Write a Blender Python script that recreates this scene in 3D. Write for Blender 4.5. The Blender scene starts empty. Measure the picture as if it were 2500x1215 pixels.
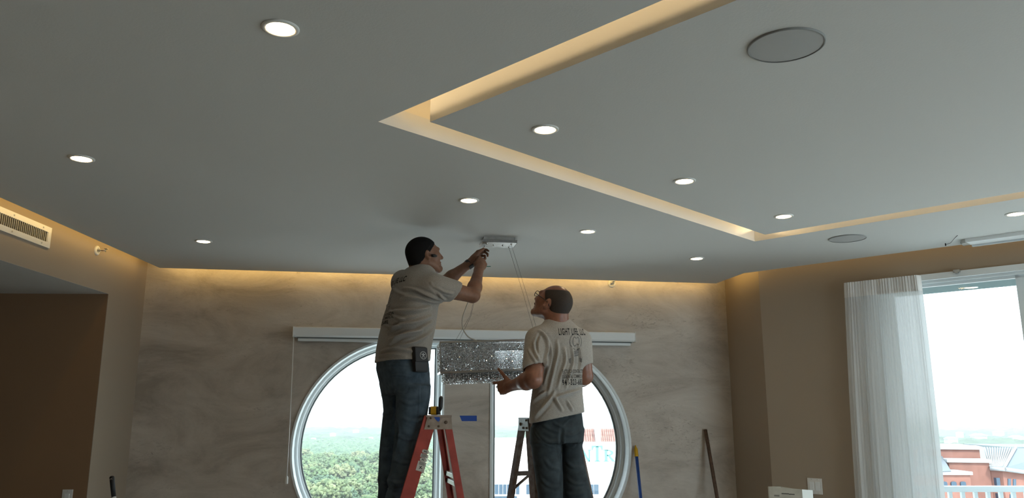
import bpy, bmesh, math, random
import numpy as np
from mathutils import Vector, Matrix
from mathutils.bvhtree import BVHTree

SC = bpy.context.scene
COL = SC.collection
# ------------------------------------------------------------------ camera
F_PX, CX, CY = 1907.0, 1250.0, 607.5
PITCH = math.radians(11.82)
CAM_Z = 1.65
cam_data = bpy.data.cameras.new('camera')
cam_data.sensor_width = 36.0
cam_data.lens = 36.0 * F_PX / 2500.0
cam_data.clip_start = 0.05
cam_data.clip_end = 9000.0
cam = bpy.data.objects.new('camera', cam_data)
cam.location = (0, 0, CAM_Z)
cam.rotation_euler = (math.pi / 2 + PITCH, 0, 0)
COL.objects.link(cam)
SC.camera = cam
# ------------------------------------------------------------------ world, sun, exposure
SKY_COL, SKY_STR = (0.77, 0.908, 1.0), 4.6
SUN_STR = 6.5
EXPOSURE = 0.12
world = bpy.data.worlds.new('sky')
SC.world = world
world.use_nodes = True
bg = world.node_tree.nodes['Background']
bg.inputs['Color'].default_value = (*SKY_COL, 1)
bg.inputs['Strength'].default_value = SKY_STR
sun_data = bpy.data.lights.new('sun', 'SUN')
sun_data.energy = SUN_STR
sun_data.angle = math.radians(6)
sun_data.color = (1.0, 0.96, 0.88)
sun = bpy.data.objects.new('sun', sun_data)
sun.rotation_euler = (math.radians(42), 0, math.radians(22))
COL.objects.link(sun)
vs = SC.view_settings
vs.view_transform = 'Standard'
try:
    vs.look = 'None'
except Exception:
    pass
vs.exposure = EXPOSURE
vs.gamma = 1.0
vs.use_curve_mapping = False
SC.cycles.use_denoising = True
SC.cycles.max_bounces = 8
SC.cycles.diffuse_bounces = 4
SC.cycles.use_light_tree = False
SC.cycles.use_adaptive_sampling = False
SC.cycles.transparent_max_bounces = 16
SC.cycles.transmission_bounces = 8
SC.cycles.glossy_bounces = 3
SC.cycles.sample_clamp_indirect = 4.0
SC.cycles.caustics_reflective = False
SC.cycles.caustics_refractive = False
WARM = (1.0, 0.72, 0.38)

# ------------------------------------------------------------------ helpers
def ray(px, py):
    u = (px - CX) / F_PX
    v = (CY - py) / F_PX
    c, s = math.cos(PITCH), math.sin(PITCH)
    return Vector((u, c - v * s, s + v * c))

CAM = Vector((0, 0, CAM_Z))

def P(px, py, Y):
    d = ray(px, py)
    return CAM + d * (Y / d.y)

def onplane(px, py, p0, n):
    d = ray(px, py)
    return CAM + d * ((Vector(p0) - CAM).dot(n) / d.dot(n))

def az(deg):
    a = math.radians(deg)
    return Vector((math.sin(a), math.cos(a), 0))

_M = {}
def mat(name, col, rough=0.6, metal=0.0, spec=0.4, var=0.0, scale=20.0, bump=0.0, bscale=60.0, col2=None, emit=None, estr=0.0,
        coat=0.0, detail=4.0, sheen=0.0, bdist=0.01):
    if name in _M:
        return _M[name]
    m = bpy.data.materials.new(name)
    m.use_nodes = True
    nt = m.node_tree
    b = nt.nodes['Principled BSDF']
    b.inputs['Base Color'].default_value = (*col, 1)
    b.inputs['Roughness'].default_value = rough
    b.inputs['Metallic'].default_value = metal
    b.inputs['Specular IOR Level'].default_value = spec
    b.inputs['Coat Weight'].default_value = coat
    b.inputs['Sheen Weight'].default_value = sheen
    if emit:
        b.inputs['Emission Color'].default_value = (*emit, 1)
        b.inputs['Emission Strength'].default_value = estr
    tc = None
    if var > 0 or col2 or bump > 0:
        tc = nt.nodes.new('ShaderNodeTexCoord')
    if var > 0 or col2:
        n = nt.nodes.new('ShaderNodeTexNoise')
        n.inputs['Scale'].default_value = scale
        n.inputs['Detail'].default_value = detail
        nt.links.new(tc.outputs['Object'], n.inputs['Vector'])
        r = nt.nodes.new('ShaderNodeValToRGB')
        if col2:
            r.color_ramp.elements[0].color = (*col2, 1)
            r.color_ramp.elements[1].color = (*col, 1)
            r.color_ramp.elements[0].position = 0.35
            r.color_ramp.elements[1].position = 0.62
        else:
            r.color_ramp.elements[0].color = (*[c * (1 - var) for c in col], 1)
            r.color_ramp.elements[1].color = (*[min(1, c * (1 + var)) for c in col], 1)
            r.color_ramp.elements[0].position = 0.3
            r.color_ramp.elements[1].position = 0.7
        nt.links.new(n.outputs['Fac'], r.inputs['Fac'])
        nt.links.new(r.outputs['Color'], b.inputs['Base Color'])
    if bump > 0:
        n2 = nt.nodes.new('ShaderNodeTexNoise')
        n2.inputs['Scale'].default_value = bscale
        n2.inputs['Detail'].default_value = 5.0
        nt.links.new(tc.outputs['Object'], n2.inputs['Vector'])
        bp = nt.nodes.new('ShaderNodeBump')
        bp.inputs['Strength'].default_value = bump
        bp.inputs['Distance'].default_value = bdist
        nt.links.new(n2.outputs['Fac'], bp.inputs['Height'])
        nt.links.new(bp.outputs['Normal'], b.inputs['Normal'])
    _M[name] = m
    return m

def glass_mat(name, tint=(0.93, 0.97, 0.96), refl=0.06):
    m = bpy.data.materials.new(name)
    m.use_nodes = True
    nt = m.node_tree
    nt.nodes.clear()
    o = nt.nodes.new('ShaderNodeOutputMaterial')
    mx = nt.nodes.new('ShaderNodeMixShader')
    t = nt.nodes.new('ShaderNodeBsdfTransparent')
    t.inputs['Color'].default_value = (*tint, 1)
    g = nt.nodes.new('ShaderNodeBsdfGlossy')
    g.inputs['Roughness'].default_value = 0.02
    lw = nt.nodes.new('ShaderNodeFresnel')
    lw.inputs['IOR'].default_value = 1.4
    nt.links.new(lw.outputs['Fac'], mx.inputs['Fac'])
    nt.links.new(t.outputs[0], mx.inputs[1])
    nt.links.new(g.outputs[0], mx.inputs[2])
    nt.links.new(mx.outputs[0], o.inputs['Surface'])
    return m

def tag(o, label=None, cat=None, group=None, kind=None):
    if label: o['label'] = label
    if cat: o['category'] = cat
    if group: o['group'] = group
    if kind: o['kind'] = kind
    return o

def empty(name, loc, label=None, cat=None, group=None, kind=None):
    o = bpy.data.objects.new(name, None)
    o.location = loc
    o.empty_display_size = 0.1
    COL.objects.link(o)
    return tag(o, label, cat, group, kind)

def root_of(o):
    while o.parent:
        o = o.parent
    return o

def link(name, me, m, parent=None):
    o = bpy.data.objects.new(name, me)
    if m is not None:
        me.materials.append(m)
    COL.objects.link(o)
    if parent is not None:
        o.parent = parent
    return o

class MB:
    """collects shapes in world coordinates; build() links them as one mesh"""
    def __init__(s):
        s.v, s.f, s.sm = [], [], []
    def add(s, vs_, fs, smooth=False):
        n = len(s.v)
        s.v += [tuple(v) for v in vs_]
        s.f += [tuple(i + n for i in f) for f in fs]
        s.sm += [smooth] * len(fs)
        return s
    def box(s, c, size, ax=None, bev=0.0):
        c = Vector(c)
        X, Y, Z = ax if ax else (Vector((1, 0, 0)), Vector((0, 1, 0)), Vector((0, 0, 1)))
        h = [q / 2 for q in size]
        if bev <= 0:
            vs_ = [c + X * (sx * h[0]) + Y * (sy * h[1]) + Z * (sz * h[2]) for sz in (-1, 1) for sy in (-1, 1) for sx in (-1, 1)]
            fs = [(0, 2, 3, 1), (4, 5, 7, 6), (0, 1, 5, 4), (2, 6, 7, 3), (0, 4, 6, 2), (1, 3, 7, 5)]
            return s.add(vs_, fs)
        bm = bmesh.new()
        bmesh.ops.create_cube(bm, size=1.0)
        for v in bm.verts:
            v.co = Vector((v.co.x * size[0], v.co.y * size[1], v.co.z * size[2]))
        bmesh.ops.bevel(bm, geom=list(bm.edges), offset=bev, segments=2, affect='EDGES', profile=0.6)
        bm.verts.index_update()
        vs_ = [c + X * v.co.x + Y * v.co.y + Z * v.co.z for v in bm.verts]
        fs = [[v.index for v in f.verts] for f in bm.faces]
        bm.free()
        return s.add(vs_, fs)
    def tube(s, path, r, n=8, caps=True):
        path = [Vector(p) for p in path]
        rs = r if isinstance(r, (list, tuple)) else [r] * len(path)
        vs_, fs = [], []
        t0 = (path[1] - path[0]).normalized()
        up = Vector((0, 0, 1)) if abs(t0.z) < 0.9 else Vector((1, 0, 0))
        u = t0.cross(up).normalized()
        for i, p in enumerate(path):
            if i == 0: t = path[1] - path[0]
            elif i == len(path) - 1: t = path[-1] - path[-2]
            else: t = (path[i + 1] - path[i - 1])
            t.normalize()
            u = (u - t * u.dot(t)).normalized()
            w = t.cross(u)
            for k in range(n):
                a = 2 * math.pi * k / n
                vs_.append(p + (u * math.cos(a) + w * math.sin(a)) * rs[i])
        for i in range(len(path) - 1):
            for k in range(n):
                a, b = i * n + k, i * n + (k + 1) % n
                fs.append((a, b, b + n, a + n))
        s.add(vs_, fs, True)
        if caps:
            m = len(s.v) - len(vs_)
            s.f.append(tuple(m + k for k in reversed(range(n)))); s.sm.append(False)
            e = m + (len(path) - 1) * n
            s.f.append(tuple(e + k for k in range(n))); s.sm.append(False)
        return s
    def lathe(s, prof, c, axis=(0, 0, 1), n=32, smooth=True):
        c = Vector(c); A = Vector(axis).normalized()
        u = A.orthogonal().normalized(); w = A.cross(u)
        vs_, fs = [], []
        for r, h in prof:
            for k in range(n):
                a = 2 * math.pi * k / n
                vs_.append(c + A * h + (u * math.cos(a) + w * math.sin(a)) * r)
        for i in range(len(prof) - 1):
            for k in range(n):
                a, b = i * n + k, i * n + (k + 1) % n
                fs.append((a, b, b + n, a + n))
        return s.add(vs_, fs, smooth)
    def poly(s, pts, thick=0.0, nrm=None):
        pts = [Vector(p) for p in pts]
        n = len(pts)
        if thick == 0:
            return s.add(pts, [tuple(range(n))])
        N = Vector(nrm).normalized() * thick
        vs_ = pts + [p + N for p in pts]
        fs = [tuple(reversed(range(n))), tuple(range(n, 2 * n))]
        fs += [(i, (i + 1) % n, (i + 1) % n + n, i + n) for i in range(n)]
        return s.add(vs_, fs)
    def mesh(s, name, off=(0, 0, 0)):
        me = bpy.data.meshes.new(name)
        o = Vector(off)
        me.from_pydata([tuple(Vector(v) - o) for v in s.v], [], s.f)
        me.polygons.foreach_set('use_smooth', s.sm)
        me.update()
        bm = bmesh.new(); bm.from_mesh(me)
        bmesh.ops.recalc_face_normals(bm, faces=bm.faces)
        bm.to_mesh(me); bm.free()
        return me
    def build(s, name, m, parent=None, loc=None):
        if parent is not None:
            return link(name, s.mesh(name, root_of(parent).location), m, parent)
        off = Vector(loc) if loc is not None else Vector((0, 0, 0))
        o = link(name, s.mesh(name, off), m)
        o.location = off
        return o

def fill_region(loops2d):
    """triangulated flat region: first loop outer, the others holes. returns verts2d, tris"""
    bm = bmesh.new()
    edges = []
    for lp in loops2d:
        vs_ = [bm.verts.new((p[0], p[1], 0)) for p in lp]
        for i in range(len(vs_)):
            edges.append(bm.edges.new((vs_[i], vs_[(i + 1) % len(vs_)])))
    bmesh.ops.triangle_fill(bm, use_beauty=True, use_dissolve=False, edges=edges, normal=(0, 0, 1))
    bm.verts.index_update()
    v = [(w.co.x, w.co.y) for w in bm.verts]
    f = [[w.index for w in t.verts] for t in bm.faces]
    bm.free()
    return v, f

def line_x(p, d, q, e):
    """intersection of 2-D lines p+s d, q+t e"""
    den = d[0] * e[1] - d[1] * e[0]
    s = ((q[0] - p[0]) * e[1] - (q[1] - p[1]) * e[0]) / den
    return Vector((p[0] + s * d[0], p[1] + s * d[1], 0))

# ------------------------------------------------------------------ materials
def plaster_material():
    m = bpy.data.materials.new('trowelled_plaster')
    m.use_nodes = True
    nt = m.node_tree
    N, L = nt.nodes, nt.links
    b = N['Principled BSDF']
    b.inputs['Roughness'].default_value = 0.55
    tc = N.new('ShaderNodeTexCoord')
    mp = N.new('ShaderNodeMapping')
    mp.inputs['Rotation'].default_value = (0, math.radians(28), 0)
    mp.inputs['Scale'].default_value = (1.0, 1.0, 2.2)
    L.new(tc.outputs['Object'], mp.inputs['Vector'])
    def noise(scale, detail, rough=0.55, dist=0.0):
        n = N.new('ShaderNodeTexNoise')
        n.inputs['Scale'].default_value = scale
        n.inputs['Detail'].default_value = detail
        n.inputs['Roughness'].default_value = rough
        n.inputs['Distortion'].default_value = dist
        L.new(mp.outputs['Vector'], n.inputs['Vector'])
        return n
    def ramp(inp, stops):
        r = N.new('ShaderNodeValToRGB')
        e = r.color_ramp.elements
        while len(e) < len(stops):
            e.new(0.5)
        for q, (p, c) in zip(e, stops):
            q.position = p; q.color = (*c, 1)
        L.new(inp, r.inputs['Fac'])
        return r
    big = noise(1.3, 6, 0.68, 0.8)
    base = ramp(big.outputs['Fac'], [(0.33, (0.37, 0.32, 0.27)), (0.5, (0.52, 0.46, 0.40)), (0.68, (0.63, 0.57, 0.505))])
    # dark gouged strokes gathered in patches
    st = noise(26.0, 8, 0.76, 0.7)
    stm = ramp(st.outputs['Fac'], [(0.56, (0, 0, 0)), (0.68, (1, 1, 1))])
    pt = noise(2.4, 3, 0.5, 0.3)
    ptm = ramp(pt.outputs['Fac'], [(0.46, (0, 0, 0)), (0.64, (1, 1, 1))])
    mul = N.new('ShaderNodeMath'); mul.operation = 'MULTIPLY'
    L.new(stm.outputs['Color'], mul.inputs[0]); L.new(ptm.outputs['Color'], mul.inputs[1])
    mx = N.new('ShaderNodeMix'); mx.data_type = 'RGBA'
    L.new(mul.outputs[0], mx.inputs['Factor'])
    L.new(base.outputs['Color'], mx.inputs['A'])
    mx.inputs['B'].default_value = (0.35, 0.30, 0.25, 1)
    L.new(mx.outputs['Result'], b.inputs['Base Color'])
    b1 = N.new('ShaderNodeBump'); b1.inputs['Strength'].default_value = 0.4; b1.inputs['Distance'].default_value = 0.012
    mid = noise(9.0, 9, 0.66, 0.5)
    L.new(mid.outputs['Fac'], b1.inputs['Height'])
    b2 = N.new('ShaderNodeBump'); b2.inputs['Strength'].default_value = 0.45; b2.inputs['Distance'].default_value = 0.012
    b2.invert = True
    L.new(mul.outputs[0], b2.inputs['Height'])
    L.new(b1.outputs['Normal'], b2.inputs['Normal'])
    L.new(b2.outputs['Normal'], b.inputs['Normal'])
    return m

M_PLASTER = plaster_material()
M_CEIL = mat('ceiling_paint', (0.66, 0.655, 0.63), 0.8, spec=0.2, bump=0.12, bscale=120, bdist=0.004)
M_COVE = mat('cove_paint', (0.72, 0.68, 0.6), 0.8, spec=0.2)
M_WALL = mat('taupe_wall_paint', (0.36, 0.292, 0.226), 0.75, spec=0.25, bump=0.05, bscale=160, bdist=0.003)
M_FLOOR = mat('stone_floor', (0.54, 0.49, 0.43), 0.4, var=0.15, scale=3)
M_WHITE = mat('white_paint', (0.86, 0.88, 0.88), 0.45)
M_FRAME = mat('white_window_frame', (0.78, 0.82, 0.83), 0.4)
M_TRIMW = mat('white_plastic', (0.78, 0.77, 0.74), 0.4)
M_DARK = mat('slot_shade_black', (0.02, 0.02, 0.02), 0.8)
M_BLACK = mat('black_plastic', (0.018, 0.018, 0.02), 0.45)
M_CHROME = mat('brushed_chrome', (0.62, 0.62, 0.62), 0.22, metal=1.0)
M_STEEL = mat('dull_steel', (0.5, 0.49, 0.47), 0.38, metal=0.9, var=0.1, scale=30)
M_GLASS = glass_mat('window_glass')

# ------------------------------------------------------------------ room plan
H = 1.18
CEIL = CAM_Z + H
LIP = 0.085
TOP = CEIL + 0.30
GAP = 0.165
def pl(x, y):
    return Vector((x * H, y * H, 0))
C1, C2, C3 = pl(-2.49, 5.43), pl(1.616, 6.11), pl(1.70, 5.645)
dirL = az(-1.8)              # left wall runs this way
dirB = (C2 - C1).normalized()
dirC = (C3 - C2).normalized()
dirR = Vector((0.7225, -0.6914, 0)).normalized()
C4 = C3 + dirR * (5.2 * H)
dirE = Vector((-dirR.y * -1, -dirR.x, 0))
dirE = Vector((dirR.y, -dirR.x, 0)).normalized()     # turns back towards the camera side
C5 = C4 + dirE * 4.6
C6 = line_x(C5, Vector((-1, 0, 0)), C1, dirL)
PANEL = [C1, C2, C3, C4, C5, C6]
def out_n(d):                # outward normal of a clockwise boundary
    return Vector((-d.y, d.x, 0))
def offset_poly(pts, g):
    n = len(pts); res = []
    for i in range(n):
        a, b, c = pts[i - 1], pts[i], pts[(i + 1) % n]
        d1 = (b - a).normalized(); d2 = (c - b).normalized()
        res.append(line_x(a + out_n(d1) * g, d1, b + out_n(d2) * g, d2))
    return res
WALLP = offset_poly(PANEL, GAP)
W1, W2, W3, W4, W5, W6 = WALLP
nL, nB, nC, nR = out_n(dirL), out_n(dirB), out_n(dirC), out_n(dirR)
def onL(px, py, g=0): return onplane(px, py, W1 - nL * g, nL)
def onB(px, py, g=0): return onplane(px, py, W1 - nB * g, nB)
def onR(px, py, g=0): return onplane(px, py, W3 - nR * g, nR)
def onC(px, py, z=None):     # on the ceiling
    d = ray(px, py)
    return CAM + d * (((CEIL if z is None else z) - CAM_Z) / d.z)
Zv = Vector((0, 0, 1))

# floor, upper slab
v2, f2 = fill_region([[(p.x, p.y) for p in offset_poly(PANEL, GAP + 0.3)]])
MB().add([(x, y, 0) for x, y in v2], f2).build('floor', M_FLOOR)['kind'] = 'structure'
mb = MB(); mb.poly([(p.x, p.y, TOP) for p in offset_poly(PANEL, GAP + 0.02)], 0.25, (0, 0, 1))
mb.build('ceiling_slab', M_COVE)['kind'] = 'structure'

# cove rectangle
O1, O2 = onC(923, 297), onC(1843, 589)
O1.z = O2.z = 0
dA = (O2 - O1).normalized()
dB = Vector((dA.y, -dA.x, 0))
COVE_L = 2.6 * H
SLOT = 0.152
outer = [O1, O2, O2 + dB * COVE_L, O1 + dB * COVE_L]
inner = [O1 + (dA + dB) * SLOT, O2 + (dB - dA) * SLOT, O2 + dB * (COVE_L - SLOT) - dA * SLOT, O1 + dB * (COVE_L - SLOT) + dA * SLOT]
v2, f2 = fill_region([[(p.x, p.y) for p in PANEL], [(p.x, p.y) for p in outer]])
mb = MB()
mb.add([(x, y, CEIL) for x, y in v2], f2)
mb.add([(x, y, CEIL + LIP) for x, y in v2], f2)
for lp in (PANEL, outer):
    for i in range(len(lp)):
        a, b = lp[i], lp[(i + 1) % len(lp)]
        mb.add([(a.x, a.y, CEIL), (b.x, b.y, CEIL), (b.x, b.y, CEIL + LIP), (a.x, a.y, CEIL + LIP)], [(0, 1, 2, 3)])
ceiling = mb.build('ceiling', M_CEIL)
ceiling['kind'] = 'structure'
mb = MB(); mb.poly([(p.x, p.y, CEIL) for p in inner], TOP - CEIL, (0, 0, 1))
cpanel = mb.build('ceiling_panel', M_CEIL)
cpanel['kind'] = 'structure'

# boards closing the cove behind the lip
ob_ = [O1 + (-dA - dB) * 0.16, O2 + (dA - dB) * 0.16, O2 + dB * (COVE_L + 0.16) + dA * 0.16, O1 + dB * (COVE_L + 0.16) - dA * 0.16]
mb = MB()
for i in range(4):
    a, b = ob_[i], ob_[(i + 1) % 4]
    d = (b - a).normalized()
    mb.box(Vector(((a.x + b.x) / 2, (a.y + b.y) / 2, (CEIL + LIP + TOP) / 2)), ((b - a).length, 0.02, TOP - CEIL - LIP), (d, Vector((-d.y, d.x, 0)), Vector((0, 0, 1))))
mb.build('ceiling_cove_back', M_COVE)['kind'] = 'structure'

# cove light strips: a slim warm tape lying on the lip, with its own lamp
def led_run(a, b, side, power, name, label, up=0.35, inset=0.06, drop=0.0, col=WARM):
    """a->b edge; side = unit vector pointing into the gap that it lights"""
    a = Vector((a.x, a.y, CEIL + LIP - drop)); b = Vector((b.x, b.y, CEIL + LIP - drop))
    d = (b - a).normalized(); L = (b - a).length
    back = -side * inset
    r = empty(name, (a + b) / 2 + back, label, 'light strip', 'hidden cove light strips')
    mb = MB(); mb.box((a + b) / 2 + back + Zv * 0.004, (L, 0.014, 0.008), (d, side, Zv))
    mb.build('tape', M_TRIMW, r)
    ld = bpy.data.lights.new(name, 'AREA')
    ld.shape = 'RECTANGLE'; ld.size = L * 0.995; ld.size_y = 0.012
    ld.energy = power * L
    ld.color = col
    lo = bpy.data.objects.new('glow', ld)
    COL.objects.link(lo)
    lo.parent = r
    zdir = -(side * 1.0 + Zv * up).normalized()       # lamps shine along -Z
    xdir = d
    ydir = zdir.cross(xdir).normalized()
    q = side * (0.009 if drop else 0.0)
    lo.matrix_local = Matrix(((xdir.x, ydir.x, zdir.x, q.x), (xdir.y, ydir.y, zdir.y, q.y), (xdir.z, ydir.z, zdir.z, 0.004 if drop else 0.02), (0, 0, 0, 1)))
    return r
# ------------------------------------------------------------------ walls
def wall(name, A, B, n, holes, m, thick=0.28, z0=0.0, z1=TOP, reveal=True):
    d = (B - A).normalized(); L = (B - A).length
    loops = [[(0, z0), (L, z0), (L, z1), (0, z1)]] + holes
    v2, f2 = fill_region(loops)
    mb = MB()
    mb.add([A + d * s + Zv * z for s, z in v2], f2)
    mb.add([A + d * s + Zv * z + n * thick for s, z in v2], f2)
    for lp in loops if reveal else loops[:1]:
        k = len(lp)
        mb.add([A + d * s + Zv * z for s, z in lp] + [A + d * s + Zv * z + n * thick for s, z in lp],
               [(i, (i + 1) % k, (i + 1) % k + k, i + k) for i in range(k)])
    o = mb.build(name, m)
    o['kind'] = 'structure'
    return o

def sB(px, py):
    p = onB(px, py)
    return (p - W1).dot(dirB), p.z
def sL(px, py):
    p = onL(px, py)
    return (p - W6).dot(dirL), p.z
def sR(px, py):
    p = onR(px, py)
    return (p - W3).dot(dirR), p.z

# round-ended window pair in the plaster wall
s_l, zc1 = sB(709, 1098)
s_r, zc2 = sB(1540, 1088)
zc = (zc1 + zc2) / 2
_, ztop = sB(1000, 827)
RW = ztop - zc
s_p0, _ = sB(1083, 1000)
s_p1, _ = sB(1197, 1000)
def d_loop(left, inset=0.0, n=40):
    r = RW - inset
    pts = []
    if left:
        c = s_l + RW
        e = s_p0 - inset
        pts = [(e, zc - r), (e, zc + r)]
        for i in range(n + 1):
            a = math.pi / 2 + math.pi * i / n
            pts.append((c + r * math.cos(a), zc + r * math.sin(a)))
    else:
        c = s_r - RW
        e = s_p1 + inset
        pts = [(e, zc + r), (e, zc - r)]
        for i in range(n + 1):
            a = -math.pi / 2 + math.pi * i / n
            pts.append((c + r * math.cos(a), zc + r * math.sin(a)))
    return pts
hole_l, hole_r = d_loop(True), d_loop(False)
wall('wall_back', W1, W2, nB, [hole_l, hole_r], M_PLASTER, 0.34, reveal=False)

def B3(s, z, depth=0.0):      # depth > 0 goes outwards
    return W1 + dirB * s + Zv * z + nB * depth
def ring(left, prof):
    """sweep a closed profile of (inset, depth) round a window outline"""
    mb = MB()
    loops = [[B3(s, z, dp) for s, z in d_loop(left, ins)] for ins, dp in prof]
    k = len(loops[0]); m = len(loops)
    vs_ = [p for lp in loops for p in lp]
    fs = []
    for j in range(m):
        j2 = (j + 1) % m
        for i in range(k):
            i2 = (i + 1) % k
            fs.append((j * k + i, j * k + i2, j2 * k + i2, j2 * k + i))
    mb.add(vs_, fs)
    return mb
for idx, left in ((1, True), (2, False)):
    loc = B3((s_l + s_p0) / 2 if left else (s_p1 + s_r) / 2, zc - RW)
    w = empty('window_%d' % idx, loc, 'half-round window pane in a white frame left of the plaster pier' if left
              else 'half-round window pane in a white frame right of the plaster pier', kind='structure')
    ring(left, [(-0.004, -0.012), (0.014, -0.014), (0.018, 0.0), (0.018, 0.15), (-0.004, 0.15)]).build('reveal_lining', M_FRAME, w)
    ring(left, [(0.0, 0.14), (0.038, 0.14), (0.044, 0.15), (0.044, 0.19), (0.058, 0.195), (0.062, 0.24), (0.0, 0.24)]).build('window_frame', M_FRAME, w)
    ring(left, [(0.058, 0.21), (0.072, 0.212), (0.072, 0.232), (0.058, 0.236)]).build('gasket', mat('gasket_and_shade_grey', (0.16, 0.18, 0.18), 0.6), w)
    ring(left, [(-0.02, 0.23), (0.03, 0.23), (0.03, 0.345), (-0.02, 0.345)]).build('outer_casing', M_FRAME, w)
    lp = d_loop(left, 0.06)
    mb = MB(); mb.add([B3(s, z, 0.222) for s, z in lp], [tuple(range(len(lp)))])
    mb.build('pane', M_GLASS, w)
# sash stile beside the pier, inside the left pane
# chamfer wall
wall('wall_corner', W2, W3, nC, [], M_WALL)

# right wall with sliding door
s_d0, _ = sR(2150, 1000)
s_d1 = s_d0 + 3.3
_, z_dh = sR(2262, 671)
door_hole = [(s_d0, 0.0), (s_d1, 0.0), (s_d1, z_dh), (s_d0, z_dh)]
door_hole[0] = (s_d0, 0.02); door_hole[1] = (s_d1, 0.02)
wall('wall_right', W3, W4, nR, [door_hole], M_WALL, 0.24)
def R3(s, z, depth=0.0):
    return W3 + dirR * s + Zv * z + nR * depth
axR = (dirR, nR, Zv)
dr = empty('door_1', R3((s_d0 + s_d1) / 2, 0.02, 0.1), 'white framed sliding glass door beside the sheer curtain', kind='structure')
mb = MB()
mb.box(R3((s_d0 + s_d1) / 2, z_dh - 0.02, 0.10), (s_d1 - s_d0, 0.2, 0.04), axR)
mb.box(R3((s_d0 + s_d1) / 2, z_dh - 0.05, 0.03), (s_d1 - s_d0, 0.012, 0.022), axR)
mb.build('head_track', M_FRAME, dr)
mb = MB(); mb.box(R3((s_d0 + s_d1) / 2, z_dh - 0.020, -0.012), (s_d1 - s_d0 + 0.02, 0.024, 0.045), axR)
mb.build('head_casing', M_FRAME, dr)
for s in (s_d0 + 0.03, s_d1 - 0.03):
    mb = MB(); mb.box(R3(s, z_dh / 2, 0.10), (0.06, 0.2, z_dh - 0.06), axR); mb.build('jamb', M_FRAME, dr)
mb = MB(); mb.box(R3((s_d0 + s_d1) / 2, 0.04, 0.10), (s_d1 - s_d0, 0.2, 0.04), axR); mb.build('sill', M_FRAME, dr)
s_m, _ = sR(2484, 760)
edges = [s_d0 + 0.06, s_m + 0.045, s_m + 1.3, s_d1 - 0.06]
ztp = z_dh - 0.04
for i in range(3):
    a, b = edges[i], edges[i + 1]
    dep = 0.09 if i % 2 == 0 else 0.13
    if i == 0: b = s_m + 0.09
    mb = MB()
    mb.box(R3((a + b) / 2, ztp - 0.02, dep), (b - a, 0.035, 0.04), axR)
    mb.box(R3((a + b) / 2, 0.11, dep), (b - a, 0.035, 0.1), axR)
    mb.box(R3(a + 0.045, ztp / 2 + 0.03, dep), (0.09, 0.035, ztp - 0.1), axR)
    mb.box(R3(b - 0.045, ztp / 2 + 0.03, dep), (0.09, 0.035, ztp - 0.1), axR)
    sash = mb.build('sash', M_FRAME, dr)
    mb = MB(); mb.poly([R3(a + 0.08, 0.15, dep), R3(b - 0.08, 0.15, dep), R3(b - 0.08, ztp - 0.03, dep), R3(a + 0.08, ztp - 0.03, dep)])
    mb.build('pane', M_GLASS, sash)
mb = MB(); p = onR(2336, 661, 0.03); mb.box(p, (0.045, 0.03, 0.02), axR, 0.004); mb.box(p - Zv * 0.01, (0.02, 0.035, 0.015), axR)
mb.build('latch', M_STEEL, dr)

LE = (W5 - W4).length; LRR = (W6 - W5).length
wall('wall_end', W4, W5, out_n(dirE), [[(0.7, 0.1), (LE - 0.7, 0.1), (LE - 0.7, 2.45), (0.7, 2.45)]], M_WALL)
wall('wall_rear', W5, W6, out_n((W6 - W5).normalized()), [], M_WALL)
def plain_window(k, A, d, s0, s1, z0, z1, panes, lab):
    n = out_n(d)
    w = empty('window_%d' % k, A + d * ((s0 + s1) / 2) + Zv * z0, lab, kind='structure')
    mb = MB()
    for z in (z0 + 0.03, z1 - 0.03):
        mb.box(A + d * ((s0 + s1) / 2) + Zv * z + n * 0.15, (s1 - s0, 0.08, 0.06), (d, n, Zv))
    for i in range(panes + 1):
        s = s0 + 0.03 + (s1 - s0 - 0.06) * i / panes
        mb.box(A + d * s + Zv * ((z0 + z1) / 2) + n * 0.15, (0.06, 0.08, z1 - z0 - 0.12), (d, n, Zv))
    mb.build('window_frame', M_FRAME, w)
    for i in range(panes):
        a, b = s0 + 0.03 + (s1 - s0 - 0.06) * i / panes, s0 + 0.03 + (s1 - s0 - 0.06) * (i + 1) / panes
        MB().poly([A + d * a + Zv * z0 + n * 0.15, A + d * b + Zv * z0 + n * 0.15, A + d * b + Zv * z1 + n * 0.15, A + d * a + Zv * z1 + n * 0.15]).build('pane', M_GLASS, w)
plain_window(3, W4, dirE, 0.7, LE - 0.7, 0.1, 2.45, 3, 'assumed wide window, unseen in the wall behind the viewer on the right')  # window assumed out of view, added to brighten the ceiling

# left wall with the hallway opening
s_o1, z_o = sL(265, 717)
s_o0 = s_o1 - 2.3
wall('wall_left', W6, W1, nL, [[(s_o0, 0.02), (s_o1, 0.02), (s_o1, z_o), (s_o0, z_o)]], M_WALL, 0.2)
def L3(s, z, depth=0.0):
    return W6 + dirL * s + Zv * z + nL * depth
HALL = 4.2
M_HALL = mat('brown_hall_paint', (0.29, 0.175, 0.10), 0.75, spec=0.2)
def hall_quad(name, pts, nrm, m):
    mb = MB(); mb.poly(pts, 0.12, nrm); o = mb.build(name, m); o['kind'] = 'structure'; return o
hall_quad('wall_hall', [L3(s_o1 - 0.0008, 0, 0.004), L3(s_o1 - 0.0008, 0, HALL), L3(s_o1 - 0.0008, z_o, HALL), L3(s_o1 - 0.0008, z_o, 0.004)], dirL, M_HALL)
hall_quad('wall_hall_near', [L3(s_o0, 0, 0.2), L3(s_o0, 0, HALL), L3(s_o0, z_o + 0.2, HALL), L3(s_o0, z_o + 0.2, 0.2)], -dirL, M_WALL)
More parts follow.
